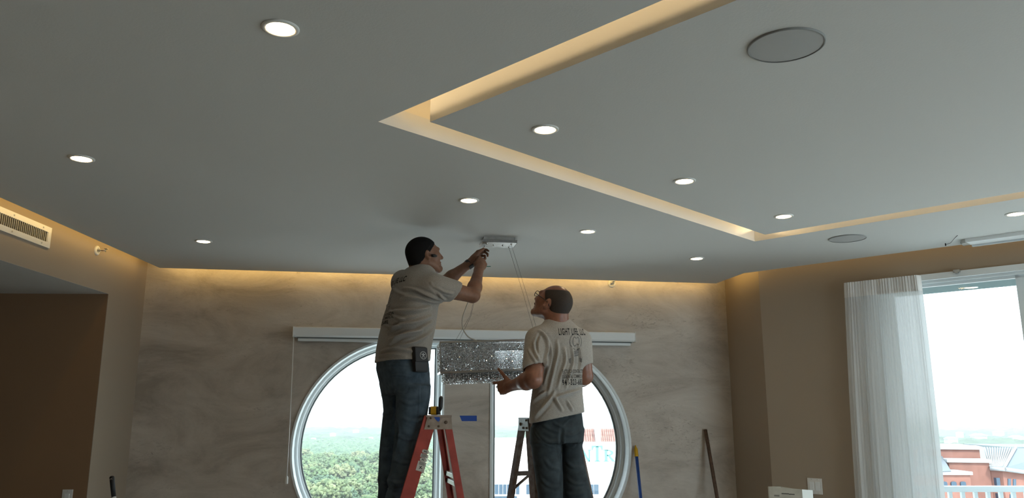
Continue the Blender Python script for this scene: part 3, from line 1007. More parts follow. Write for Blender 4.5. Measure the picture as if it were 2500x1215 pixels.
tile_roof(1419, 1454)
tile_roof(1468, 1540)
M_TEAL = mat('teal_letter', (0.09, 0.30, 0.29), 0.6)
def letter(name, strokes, x0, y0, x1, y1):
    """strokes: polygons in a unit box, y up"""
    a, b = P(x0, y1, WY), P(x1, y0, WY)
    mb = MB()
    for st in strokes:
        mb.poly([Vector((a.x + (b.x - a.x) * u, WY - 0.15, a.z + (b.z - a.z) * v)) for u, v in st], 0.14, (0, 1, 0))
    mb.build(name, M_TEAL, wb)
sT = [[(.38, .04), (.62, .04), (.62, .95), (.38, .95)], [(.0, .90), (1, .90), (1, 1), (0, 1)], [(0, .72), (.1, .72), (.16, .90), (0, .90)], [(1, .72), (1, .90), (.84, .90), (.9, .72)], [(.24, 0), (.76, 0), (.76, .06), (.24, .06)]]
sN = [[(.1, .04), (.2, .04), (.2, .96), (.1, .96)], [(.78, .0), (.88, .0), (.88, .96), (.78, .96)], [(.1, 1), (.34, 1), (.88, .0), (.7, .0)], [(0, 0), (.3, 0), (.3, .06), (0, .06)], [(0, .94), (.3, .94), (.3, 1), (0, 1)], [(.68, .94), (1, .94), (1, 1), (.68, 1)]]
arc = [(.30 + .58 * math.cos(t) * .95, .74 + .26 * math.sin(t)) for t in [math.radians(a) for a in range(90, -91, -15)]]
arci = [(.30 + .34 * math.cos(t) * .95, .74 + .18 * math.sin(t)) for t in [math.radians(a) for a in range(90, -91, -15)]]
sR = [[(.12, .04), (.34, .04), (.34, .98), (.12, .98)], [(0, 0), (.46, 0), (.46, .06), (0, .06)], [(0, .94), (.3, .94), (.3, 1), (0, 1)], [(.36, .5), (.56, .5), (.98, .0), (.72, .0)]]
sR += [[arc[i], arc[i + 1], arci[i + 1], arci[i]] for i in range(len(arc) - 1)]
sR += [[(.3, .92), (.4, .92), (.4, 1), (.3, 1)], [(.3, .48), (.4, .48), (.4, .56), (.3, .56)]]
letter('letter_n', sN, 1416, 1097, 1443, 1126)
letter('letter_t', sT, 1445, 1087, 1471, 1126)
letter('letter_r', sR, 1473, 1097, 1502, 1126)
for x0, x1 in ((1208, 1227), (1228.5, 1246), (1250, 1268), (1285, 1305), (1345, 1375), (1380, 1400), (1437, 1462), (1500, 1525)):
    w = pix_box(x0, x1, 1182, 1207, WY - 0.12, 0.3, 'window', M_WIN, wb)
    pix_box(x0 - 1, x1 + 1, 1206.5, 1209, WY - 0.3, 0.3, 'sill', M_WB, w)
    pix_box((x0 + x1) / 2 - .4, (x0 + x1) / 2 + .4, 1182, 1207, WY - 0.16, 0.1, 'mullion', M_WB, w)
pix_box(1195, 1262, 1211, 1216, WY - 0.12, 0.3, 'window_band', M_WIN, wb)

# brick building beyond the balcony
BY = 75.0
M_BRICK = mat('red_brick', (0.185, 0.085, 0.066), 0.85, var=0.12, scale=1.2, bump=0.3, bscale=6)
M_BTRIM = mat('white_cornice', (0.26, 0.265, 0.27), 0.7)
M_MROOF = mat('metal_roof', (0.085, 0.10, 0.115), 0.5, metal=0.0)
bb = empty('brick_building', (P(2390, 1150, BY).x, BY, GZ), 'red brick building with grey metal roofs beyond the balcony rail', 'building')
def brick_block(x0, x1, y0, Y, depth, yaw, name):
    a, b = P(x0, y0, Y), P(x1, y0, Y)
    w = (b.x - a.x)
    c = Vector(((a.x + b.x) / 2, Y + depth / 2, (GZ + a.z) / 2))
    ax = (az(90 + yaw), az(yaw), Zv)
    MB().box(c, (w, depth, a.z - GZ), ax).build(name, M_BRICK, bb)
    MB().box(Vector((c.x, c.y, a.z + 0.12)), (w + 0.35, depth + 0.35, 0.28), ax).build('cornice', M_BTRIM, bb)
brick_block(2298, 2408, 1096, BY + 2.6, 7, 14, 'tower')
brick_block(2331, 2420, 1128, BY + 0.4, 3.0, 14, 'tower')
brick_block(2200, 2368, 1158, BY - 2, 6, 0, 'wing')
def pp(x, y, Y): return P(x, y, Y)
MB().poly([pp(2240, 1095, BY + 5), pp(2293, 1100, BY + 5), pp(2322, 1149, BY - 2.2), pp(2240, 1152, BY - 2.2)], 0.2, (0, 0.3, -1)).build('lean_roof', M_MROOF, bb)
for x in (2306, 2328.5, 2351.5):
    a = P(x, 1178, BY - 2.1)
    w, h = 0.24, 0.5
    pts = [Vector((a.x - w, BY - 2.12, a.z - h)), Vector((a.x + w, BY - 2.12, a.z - h))] + [Vector((a.x + w * math.cos(t), BY - 2.12, a.z + 0.12 * math.sin(t))) for t in [math.pi * k / 6 for k in range(7)]]
    MB().poly(pts, 0.2, (0, 1, 0)).build('window', M_WIN, bb)
# hipped metal roof with ribs
A_, B_, C_, D_ = pp(2404, 1093, BY + 9), pp(2480, 1094, BY + 9), pp(2453, 1141, BY - 1), pp(2417, 1139, BY - 0.2)
MB().poly([A_, B_, C_, D_], 0.25, (0, 0.5, -1)).build('roof', M_MROOF, bb)
for k in range(13):
    t = k / 12
    MB().tube([A_ + (B_ - A_) * t + Zv * 0.06, D_ + (C_ - D_) * min(1, t * 1.0) + Zv * 0.06], 0.07, 4).build('roof_rib', M_BTRIM, bb)
E_, F_ = pp(2620, 1093, BY + 9), pp(2620, 1165, BY + 2)
MB().poly([B_, E_, F_, C_], 0.25, (0, 0.5, -1)).build('roof', mat('metal_roof_b', (0.075, 0.095, 0.118), 0.5), bb)
MB().tube([B_ + Zv * 0.1, C_ + Zv * 0.1], 0.14, 6).build('hip_cap', M_BTRIM, bb)
MB().tube([D_ - Zv * 0.15, C_ - Zv * 0.15], 0.2, 6).build('gutter', M_BTRIM, bb)
MB().tube([C_ - Zv * 0.15, F_ - Zv * 0.15], 0.2, 6).build('gutter', M_BTRIM, bb)
def wall_under(a, b, name):
    n = Vector((-(b - a).y, (b - a).x, 0)).normalized()
    MB().poly([Vector((a.x, a.y, GZ)), Vector((b.x, b.y, GZ)), b - Zv * 0.2, a - Zv * 0.2], 0.4, n).build(name, M_BRICK, bb)
    return n
wall_under(D_ + Vector((0.1, 0.4, 0)), C_ + Vector((0, .4, 0)), 'wall')
n2 = wall_under(C_ + Vector((0, .4, 0)), F_ + Vector((0, .4, 0)), 'wall')
for (x0, x1, y0, y1) in ((2432, 2443, 1166, 1185), (2436, 2443, 1204, 1216)):
    pix_box(x0, x1, y0, y1, BY - 1.0, 0.4, 'window', M_WIN, bb)
for (x0, x1, y0, y1) in ((2461, 2468, 1168, 1185), (2474, 2481, 1169, 1186), (2466, 2474, 1206, 1216)):
    c0 = C_ + Vector((0, .35, 0))
    qs = [onplane(x, y, c0, n2) for x, y in ((x0, y0), (x1, y0), (x1, y1), (x0, y1))]
    MB().poly(qs, 0.15, n2).build('window', M_WIN, bb)
fr = empty('flat_roof', pp(2430, 1090, BY + 40), 'long pale flat roof beyond the brick building', 'roof')
MB().poly([pp(2352, 1082.5, BY + 60), pp(2620, 1084, BY + 60), pp(2620, 1092, BY + 25), pp(2450, 1090, BY + 25)], 0.4, (0, 0, -1)).build('deck', mat('pale_blue_roof', (0.12, 0.145, 0.155), 0.7), fr)
a, b = pp(2450, 1090, BY + 35), pp(2620, 1095, BY + 25)
MB().box(((a.x + b.x) / 2, BY + 40, (GZ + a.z) / 2), (b.x - a.x, 12, a.z - GZ - 0.5)).build('walls', M_PALE, fr)

# balcony: slab, soffit above with its lamp, railing
edge = nR
def bal(name, z, t0, t1, th, m, s0=0.1, s1=6.6):
    mb = MB(); mb.poly([R3(s0, z, t0), R3(s1, z, t0), R3(s1, z, t1), R3(s0, z, t1)], th, (0, 0, 1)); o = mb.build(name, m); o['kind'] = 'structure'; return o
M_CONC = mat('balcony_concrete', (0.42, 0.45, 0.45), 0.8)
bal('floor_balcony', -0.20, 0.24, 3.4, 0.15, M_CONC)
SOF_T = 1.75
z_s = onplane(2364, 708, R3(0, 0, SOF_T), nR).z
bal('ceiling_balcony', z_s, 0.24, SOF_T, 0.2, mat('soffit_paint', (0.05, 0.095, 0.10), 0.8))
d_ = ray(2371, 701); c = CAM + d_ * ((z_s - CAM_Z) / d_.z)
e = empty('balcony_lamp', c, 'small warm round lamp under the balcony soffit behind the door glass', 'lamp')
MB().lathe([(0.055, 0), (0.055, -0.005), (0.044, -0.006)], c, n=28).build('trim_ring', M_TRIMW, e)
MB().lathe([(0.046, -0.004), (0.02, -0.006), (0.0001, -0.006)], c, n=28).build('lens', mat('soffit_lens', (0.9, 0.8, 0.6), 0.5, emit=(1, 0.72, 0.40), estr=1.6), e)
RY = 7.3
x0, x1 = 2.7, 6.6
zr = P(2400, 1187, RY).z
rl = empty('balcony_railing', ((x0 + x1) / 2, RY, -0.05), 'white balcony railing with square balusters outside the sliding door', 'railing')
M_RAIL = mat('white_railing', (0.66, 0.72, 0.73), 0.5)
MB().box(((x0 + x1) / 2, RY, zr - 0.02), (x1 - x0, 0.07, 0.05), None, 0.008).build('top_rail', M_RAIL, rl)
MB().box(((x0 + x1) / 2, RY, 0.06), (x1 - x0, 0.05, 0.04)).build('bottom_rail', M_RAIL, rl)
sp = P(2350, 1205, RY).x - P(2319, 1205, RY).x
x = P(2319, 1205, RY).x - 10 * sp
while x < x1:
    if x > x0:
        MB().box((x, RY, zr / 2 + 0.02), (0.03, 0.03, zr - 0.1)).build('baluster', M_RAIL, rl)
    x += sp
for x in (x0, x1, (x0 + x1) / 2 + 0.6):
    MB().box((x, RY, zr / 2), (0.06, 0.06, zr + 0.08)).build('post', M_RAIL, rl)

# morning haze over the town, well away from the building
def haze():
    m = bpy.data.materials.new('haze'); m.use_nodes = True
    nt = m.node_tree; nt.nodes.clear()
    o = nt.nodes.new('ShaderNodeOutputMaterial')
    v = nt.nodes.new('ShaderNodeVolumeScatter')
    v.inputs['Color'].default_value = (0.93, 0.97, 1.0, 1)
    v.inputs['Density'].default_value = HAZE
    v.inputs['Anisotropy'].default_value = 0.0
    nt.links.new(v.outputs[0], o.inputs['Volume'])
    mb = MB(); mb.poly([(-3500, 60, GZ - 1), (4500, 60, GZ - 1), (4500, 5600, GZ - 1), (-3500, 5600, GZ - 1)], 75, (0, 0, 1))
    ob = mb.build('haze', m)
    tag(ob, 'thin pale haze hanging over the distant trees', 'haze', kind='stuff')
HAZE = 0.0004
if HAZE > 0:
    haze()
# ------------------------------------------------------------------ chandelier and its canopy
zc_ = CEIL - 0.042
def onz(px, py, z):
    d = ray(px, py); return CAM + d * ((z - CAM_Z) / d.z)
ca = onz(1171, 602, zc_); cb = onz(1251, 607, zc_); cc_ = onz(1261, 595.5, zc_)
cX = dirB.copy(); cYd = nB.copy()
cw = (cb - ca).dot(cX); cd_ = (cc_ - cb).dot(cYd)
ccen = ca + cX * (cw / 2) + cYd * (cd_ / 2)
axB = (dirB, nB, Zv)
can = empty('chandelier_canopy', Vector((ccen.x, ccen.y, CEIL)), 'brushed metal ceiling canopy that the reaching man is wiring', 'canopy')
MB().box(Vector((ccen.x, ccen.y, CEIL - 0.012)), (cw * 0.9, cd_ * 0.82, 0.024), axB, 0.003).build('back_plate', M_STEEL, can)
MB().box(Vector((ccen.x, ccen.y, CEIL - 0.033)), (cw, cd_, 0.018), axB, 0.004).build('cover_plate', mat('canopy_metal', (0.34, 0.335, 0.33), 0.35, metal=0.9, var=0.12, scale=60), can)
for fx, fy in ((-0.36, -0.34), (-0.36, 0.3), (-0.13, 0.0), (0.14, 0.0), (0.36, -0.34), (0.36, 0.3)):
    p = ccen + cX * (cw * fx) + cYd * (cd_ * fy)
    MB().lathe([(0.007, 0), (0.007, -0.004), (0.004, -0.009), (0.0001, -0.0095)], Vector((p.x, p.y, CEIL - 0.042)), (0, 0, 1), 12).build('cable_grip', M_CHROME, can)

TILT = math.radians(2.4)
fX = (dirB * math.cos(TILT) + Zv * math.sin(TILT)).normalized()
fZ = (Zv * math.cos(TILT) - dirB * math.sin(TILT)).normalized()
fY = nB.copy()
ftl = P(1075, 835, 5.36)
FL, FD, FHt = 0.82, 0.26, 0.205
def F3(x, y, z): return ftl + fX * x + fY * y + fZ * z
fx_root = empty('chandelier', F3(FL / 2, FD / 2, -0.3), 'rectangular crystal strand chandelier hanging between the two men', 'chandelier')
axF = (fX, fY, fZ)
mb = MB()
for z, t in ((0.0, 0.012), (-FHt, 0.014)):
    mb.box(F3(FL / 2, 0, z), (FL, 0.012, t), axF); mb.box(F3(FL / 2, FD, z), (FL, 0.012, t), axF)
    mb.box(F3(0, FD / 2, z), (0.012, FD, t), axF); mb.box(F3(FL, FD / 2, z), (0.012, FD, t), axF)
for x in (0, FL):
    for y in (0, FD):
        mb.box(F3(x, y, -FHt / 2), (0.006, 0.006, FHt), axF)
mb.build('frame', M_CHROME, fx_root)
mb = MB()
mb.box(F3(FL / 2, FD / 2, -0.002), (FL - 0.012, FD - 0.012, 0.005), axF)
mb.build('top_plate', M_CHROME, fx_root)
M_CRYS = mat('crystal', (0.96, 0.98, 1.0), 0.02)
bs = M_CRYS.node_tree.nodes['Principled BSDF']
bs.inputs['Transmission Weight'].default_value = 0.6
bs.inputs['IOR'].default_value = 1.6
bs.inputs['Metallic'].default_value = 0.45
rnd = random.Random(5)
def bead(mb, c, w, h, rot, n=4):
    ta, tb = rnd.uniform(-0.5, 0.5), rnd.uniform(-0.5, 0.5)
    eZ = (fZ + fX * ta + fY * tb).normalized(); eX = (fX - eZ * fX.dot(eZ)).normalized(); eY = eZ.cross(eX)
    vs_ = [c + eZ * h]
    for k in range(n):
        a = rot + 2 * math.pi * k / n
        vs_.append(c + (eX * math.cos(a) + eY * math.sin(a)) * w)
    vs_.append(c - eZ * h)
    fs = [(0, 1 + k, 1 + (k + 1) % n) for k in range(n)] + [(n + 1, 1 + (k + 1) % n, 1 + k) for k in range(n)]
    mb.add(vs_, fs)
def strands(x0, y0, x1, y1, n, name):
    mb = MB()
    nb = 20
    for i in range(n):
        t = (i + 0.5) / n
        x, y = x0 + (x1 - x0) * t, y0 + (y1 - y0) * t
        for j in range(nb):
            bead(mb, F3(x, y, -0.006 - (FHt - 0.012) * (j + 0.5) / nb), 0.0044, 0.0056, rnd.uniform(0, 1.6))
    o = mb.build(name, M_CRYS, fx_root); o['kind'] = 'stuff'
strands(0, -0.004, FL, -0.004, 104, 'front_strands')
strands(0.004, 0.012, FL - 0.004, 0.012, 100, 'inner_strands')
strands(0.002, FD * 0.5, FL, FD * 0.5, 100, 'inner_strands')
strands(0, FD + 0.004, FL, FD + 0.004, 104, 'rear_strands')
strands(-0.004, 0, -0.004, FD, 32, 'end_strands')
strands(FL + 0.004, 0, FL + 0.004, FD, 32, 'end_strands')
mb = MB()
for i in range(54):
    for j in range(15):
        x, y = 0.02 + (FL - 0.04) * (i + rnd.uniform(0.2, 0.8)) / 54, 0.015 + (FD - 0.03) * (j + rnd.uniform(0.2, 0.8)) / 15
        L_ = rnd.choice((0.05, 0.06, 0.07))
        for k in range(4):
            bead(mb, F3(x, y, -FHt - L_ * (k + 1) / 4), 0.0075, 0.0085, rnd.uniform(0, 1), 5)
mb.build('lower_drops', M_CRYS, fx_root)['kind'] = 'stuff'
M_BULB = mat('halogen_bulb', (0.9, 0.85, 0.7), 0.2)
for k in range(5):
    c = F3(0.1 + 0.155 * k, FD / 2, -0.03)
    MB().lathe([(0.0001, 0.02), (0.012, 0.018), (0.012, -0.01), (0.008, -0.022), (0.0001, -0.03)], c, fZ, 12).build('lamp_holder', M_STEEL, fx_root)
# suspension cables and the white flex
def cable(pts, r, m, name):
    return MB().tube(pts, r, 6).build(name, m, fx_root)
M_CABLE = mat('thin_steel_cable', (0.12, 0.12, 0.12), 0.4, metal=0.6)
for fx_, fy_, ex, ey in ((0.36, -0.34, 0.775, 0.02), (0.36, 0.3, 0.86, 0.24)):
    p = ccen + cX * (cw * fx_) + cYd * (cd_ * fy_)
    a = Vector((p.x, p.y, CEIL - 0.051)); b = F3(ex * 0.87, ey, 0)
    cable([a, (a + b) / 2 + fX * 0.004, b], 0.0011, M_CABLE, 'suspension_cable')
hand = P(1180, 652, 5.34)
for q, ex, ey in ((0.0, 0.10, 0.02), (0.006, 0.14, 0.24)):
    b = F3(ex, ey, 0)
    cable([hand + fX * q, P(1166, 690, 5.36) + fX * q, P(1148, 770, 5.38) + fX * q, b], 0.0011, M_CABLE, 'suspension_cable')
M_FLEX = mat('clear_flex', (0.55, 0.52, 0.46), 0.35)
def smooth_path(pts, k=6):
    pts = [Vector(p) for p in pts]; out = []
    for i in range(len(pts) - 1):
        p0, p1, p2, p3 = pts[max(0, i - 1)], pts[i], pts[i + 1], pts[min(len(pts) - 1, i + 2)]
        for j in range(k):
            t = j / k
            out.append(0.5 * ((2 * p1) + (p2 - p0) * t + (2 * p0 - 5 * p1 + 4 * p2 - p3) * t * t + (3 * p1 - p0 - 3 * p2 + p3) * t ** 3))
    out.append(pts[-1]); return out
cable(smooth_path([P(1178, 650, 5.33), P(1171, 665, 5.34), P(1156, 705, 5.36), P(1138, 750, 5.38), P(1129, 778, 5.38), P(1131, 803, 5.38), P(1144, 822, 5.40), P(1164, 831, 5.44)]), 0.0042, M_FLEX, 'power_flex')
cable(smooth_path([P(1178, 648, 5.33), P(1188, 650, 5.32), P(1198, 650, 5.32)]), 0.0028, mat('green_wire', (0.02, 0.22, 0.14), 0.5), 'ground_wire')

# ------------------------------------------------------------------ step ladders
def ladder(name, label, cap_c, a_deg, ztop, front_deg, rear_deg, w_top, w_bot, m_rail, m_cap, rail_f, rail_r, cap_size, steps, braces, tape=True):
    X = az(a_deg); Yd = Vector((-X.y, X.x, 0))
    base = Vector((cap_c.x, cap_c.y, 0))
    r = empty(name, base, label, 'ladder')
    tf, tr = math.tan(math.radians(front_deg)), math.tan(math.radians(rear_deg))
    ch = cap_size[2]
    zt = ztop - ch
    def Q(x, y, z): return base + X * x + Yd * y + Zv * z
    def half(z): return (w_top + (w_bot - w_top) * (zt + ch - z) / (zt + ch)) / 2
    def xf(z): return -cap_size[0] * 0.28 - tf * (ztop - z)
    def xr(z): return cap_size[0] * 0.30 + tr * (ztop - z)
    def rail(xfun, side, wid, thk, nm):
        z0, z1 = 0.0, ztop - 0.012
        a = Q(xfun(z0), side * half(z0), z0); b = Q(xfun(z1), side * half(z1), z1)
        L = (b - a).length; d = (b - a).normalized()
        sx = (X - d * X.dot(d)).normalized(); sy = d.cross(sx)
        mb = MB()
        c = (a + b) / 2
        inn = -side * (1 if sy.dot(Yd) > 0 else -1)
        mb.box(c, (wid, 0.006, L), (sx, sy, d), 0.0015)
        for q in (-1, 1):
            mb.box(c + sx * (q * (wid / 2 - 0.003)) + sy * (inn * thk / 2), (0.006, thk, L), (sx, sy, d), 0.0015)
        return mb.build(nm, m_rail, r), (a, b, d, sx)
    R = {}
    for side in (-1, 1):
        R['f', side] = rail(xf, side, rail_f, 0.028, 'front_rail')
        R['r', side] = rail(xr, side, rail_r, 0.024, 'rear_rail')
    # cap
    wc = w_top + 0.03
    mb = MB()
    mb.box(Q(0, 0, ztop - 0.006), (cap_size[0], wc, 0.012), (X, Yd, Zv), 0.003)
    capo = mb.build('top_cap', m_cap, r)
    for side in (-1, 1):
        y = side * (half(ztop - ch / 2) + 0.006)
        hx = cap_size[0] / 2
        pts = [Q(-hx - 0.008, y, ztop - ch), Q(hx + 0.004, y, ztop - ch), Q(hx - 0.004, y, ztop), Q(-hx + 0.012, y, ztop)]
        MB().poly(pts, 0.004, Yd * side).build('side_plate', m_cap, capo)
        for bx, bz, br in ((-hx * 0.62, -0.2, 0.007), (-hx * 0.75, -0.78, 0.007), (0.0, -0.78, 0.007), (hx * 0.55, -0.5, 0.010)):
            MB().lathe([(br, 0), (br, 0.003), (br * 0.6, 0.006), (0.0001, 0.006)], Q(bx, y + side * 0.004, ztop + bz * ch), Yd * side, 10).build('rivet', mat('rusty_rivet', (0.10, 0.07, 0.05), 0.6, metal=0.3), capo)
    for z in steps:
        h = half(z)
        MB().box(Q(xf(z) + 0.01, 0, z - 0.012), (0.085, 2 * h - 0.012, 0.024), (X, Yd, Zv), 0.004).build('step', M_STEEL, r)
    for z in braces:
        h = half(z)
        MB().box(Q(xr(z), 0, z), (0.02, 2 * h - 0.01, 0.028), (X, Yd, Zv), 0.003).build('rear_brace', m_rail if m_cap is not M_GREY else M_STEEL, r)
    zs = ztop - 0.55
    for side in (-1, 1):
        y = side * (half(zs) - 0.03)
        m_ = Q((xf(zs) + xr(zs)) / 2, y, zs + 0.03)
        MB().tube([Q(xf(zs), y, zs), m_, Q(xr(zs), y, zs)], 0.006, 6).build('spreader', M_STEEL, r)
    for (k, side), (o, (a, b, d, sx)) in R.items():
        MB().box(a + Zv * 0.02, (rail_f * 1.1, 0.04, 0.04), (X, Yd, Zv), 0.004).build('foot', M_BLACK, o)
    return r, Q, R, X, Yd, half, xf, xr

M_RED = mat('red_fibreglass', (0.36, 0.055, 0.04), 0.55, var=0.18, scale=14)
M_GREY = mat('worn_cap_metal', (0.30, 0.235, 0.19), 0.55, metal=0.0, var=0.2, scale=40)
w1 = 0.34
near = P(1071, 1029, 4.80)
X1 = az(76); Y1 = Vector((-X1.y, X1.x, 0))
c1 = near + Y1 * (w1 / 2 + 0.008)
zt1 = P(1071, 1013, 4.80).z
S1 = [zt1 - 0.31 * k for k in (1, 2, 3, 4, 5) if zt1 - 0.31 * k > 0.05]
lad1, Q1, R1, X1, Y1, half1, xf1, xr1 = ladder('red_stepladder', 'red fibreglass stepladder under the man who reaches up', c1, 76, zt1, 16.0, 10.5, w1, 0.55,
    M_RED, M_GREY, 0.078, 0.042, (0.158, 0, 0.083), S1, (zt1 - 0.36, zt1 - 0.405, zt1 - 0.8, zt1 - 1.2))
# printed safety stickers on the near front rail
o_, (ra, rb, rd, rsx) = R1['f', -1]
fn = rd.cross(rsx).normalized()
if fn.dot(Y1) > 0: fn = -fn
M_STK = mat('sticker_white', (0.62, 0.58, 0.52), 0.5); M_INK = mat('sticker_ink', (0.04, 0.04, 0.04), 0.6)
def sticker(px, py, w, h, oval, marks):
    c = onplane(px, py, ra + fn * 0.0045, fn)
    n = 20
    def pt(u, v, e=0.0): return c + rsx * (u * w / 2) + rd * (v * h / 2) + fn * e
    if oval: ps = [pt(math.copysign(abs(math.cos(t)) ** .7, math.cos(t)), math.copysign(abs(math.sin(t)) ** .8, math.sin(t))) for t in [2 * math.pi * k / n for k in range(n)]]
    else: ps = [pt(-1, -1), pt(1, -1), pt(1, 1), pt(-1, 1)]
    s = MB().poly(ps, 0.0012, fn).build('sticker', M_STK, lad1)
    mb = MB()
    for poly in marks: mb.poly([pt(u, v, 0.0014) for u, v in poly], 0.0006, fn)
    mb.build('print', M_INK, s)
bar = lambda u0, u1, v, t=0.05: [(u0, v - t), (u1, v - t), (u1, v + t), (u0, v + t)]
ring_ = []
sticker(1039, 1102, 0.042, 0.023, True, [bar(-.65, .65, .72, .06), bar(-.65, .65, -.72, .06), bar(-.5, -.2, 0, .3), bar(-.1, .2, 0, .3), bar(.3, .5, 0, .3)])
sticker(1036, 1112.5, 0.046, 0.022, False, [bar(-.8, .6, .7, .08), bar(-.8, .7, .35, .08), bar(-.8, .5, 0, .08), bar(-.8, .7, -.35, .08), bar(-.8, .3, -.7, .08)])
sticker(1033.5, 1122, 0.042, 0.022, True, [bar(-.65, .65, .72, .06), bar(-.65, .65, -.72, .06), bar(-.45, -.15, 0, .3), bar(-.05, .25, 0, .3)])
sticker(1028.0, 1138, 0.050, 0.056, False, [bar(-.7, .7, .85, .03), bar(-.7, .5, .72, .03), bar(-.7, .7, .59, .03), bar(-.7, .6, .46, .03), bar(-.7, .7, .33, .03),
    [(-.5, .1), (-.1, -.1), (.1, .15), (.2, .05), (.05, -.25), (.5, -.4), (.45, -.5), (-.05, -.4), (-.3, -.6), (-.38, -.5), (-.2, -.25)], bar(.3, .8, -.8, .03)])
# things on top of the red ladder
tz = zt1 + 0.001
tm = P(1060, 1004, 4.86)
tmc = Vector((tm.x, tm.y, tz))
r = empty('tape_measure', tmc, 'yellow and black tape measure lying on top of the red ladder', 'tape measure')
axT = (az(100), az(10), Zv)
MB().box(tmc + Zv * 0.026, (0.056, 0.03, 0.052), axT, 0.012).build('case', mat('yellow_case', (0.60, 0.33, 0.02), 0.4), r)
MB().box(tmc + Zv * 0.026 + axT[0] * 0.024, (0.018, 0.034, 0.048), axT, 0.007).build('grip', M_BLACK, r)
MB().box(tmc + Zv * 0.026 - axT[0] * 0.025, (0.014, 0.034, 0.046), axT, 0.006).build('grip', M_BLACK, r)
MB().box(tmc + Zv * 0.008 - axT[0] * 0.034, (0.012, 0.02, 0.004), axT).build('blade_hook', M_STEEL, r)
sd0 = P(1074.5, 1012, 4.86); sd0.z = tz
sdd = (P(1076, 985, 4.865) - sd0).normalized()
r = empty('screwdriver', sd0, 'black handled screwdriver standing upright in the red ladder top', 'screwdriver')
MB().tube([sd0, sd0 + sdd * 0.03], [0.0028, 0.0042], 8).build('shaft', M_CHROME, r)
MB().lathe([(0.0001, 0.025), (0.006, 0.027), (0.010, 0.036), (0.013, 0.05), (0.0135, 0.085), (0.0125, 0.1), (0.011, 0.108), (0.0001, 0.11)], sd0, sdd, 14).build('handle', M_BLACK, r)
MB().tube([sd0 + sdd * 0.108, sd0 + sdd * 0.114], 0.008, 10).build('end_cap', M_STEEL, r)
pf = onplane(1071, 1029, near - Y1 * 0.0035, Y1)
qs = [onplane(x, y, near - Y1 * 0.0055, Y1) for x, y in ((1057, 1014.5), (1073, 1013.5), (1074, 1025), (1070, 1029), (1064, 1024))]
t2 = MB().poly(qs, 0.001, -Y1).build('tape_scrap', mat('blue_tape', (0.02, 0.075, 0.36)))
tag(t2, 'torn scrap of blue tape on the red ladder top plate', 'tape')

M_BROWN = mat('brown_ladder_rail', (0.12, 0.075, 0.056), 0.7, var=0.35, scale=30, col2=(0.20, 0.16, 0.135))
w2 = 0.33
X2 = az(-27); Y2 = Vector((-X2.y, X2.x, 0))
lp = P(1279, 1029, 5.0)
c2_ = lp - Y2 * (w2 / 2 + 0.008)
zt2 = P(1279, 1019, 5.0).z
S2 = [zt2 - 0.31 * k for k in (1, 2, 3, 4, 5) if zt2 - 0.31 * k > 0.05]
lad2, Q2, R2, X2, Y2, half2, xf2, xr2 = ladder('brown_stepladder', 'worn brown stepladder with a metal cap beside the bald man', c2_, -27, zt2, 15.0, 13.0, w2, 0.56,
    M_BROWN, mat('galvanised_cap', (0.55, 0.6, 0.62), 0.35, metal=0.8, var=0.15, scale=30), 0.07, 0.05, (0.13, 0, 0.08), S2, (zt2 - 0.345, zt2 - 0.75, zt2 - 1.15))
zb = zt2 - 0.345
for side in (-1, 1):
    h = half2(zb - 0.11)
    MB().tube([Q2(xr2(zb - 0.11), side * h, zb - 0.11), Q2(xr2(zb), side * (half2(zb) - 0.12), zb - 0.01)], 0.009, 6).build('diagonal_brace', M_BROWN, lad2)
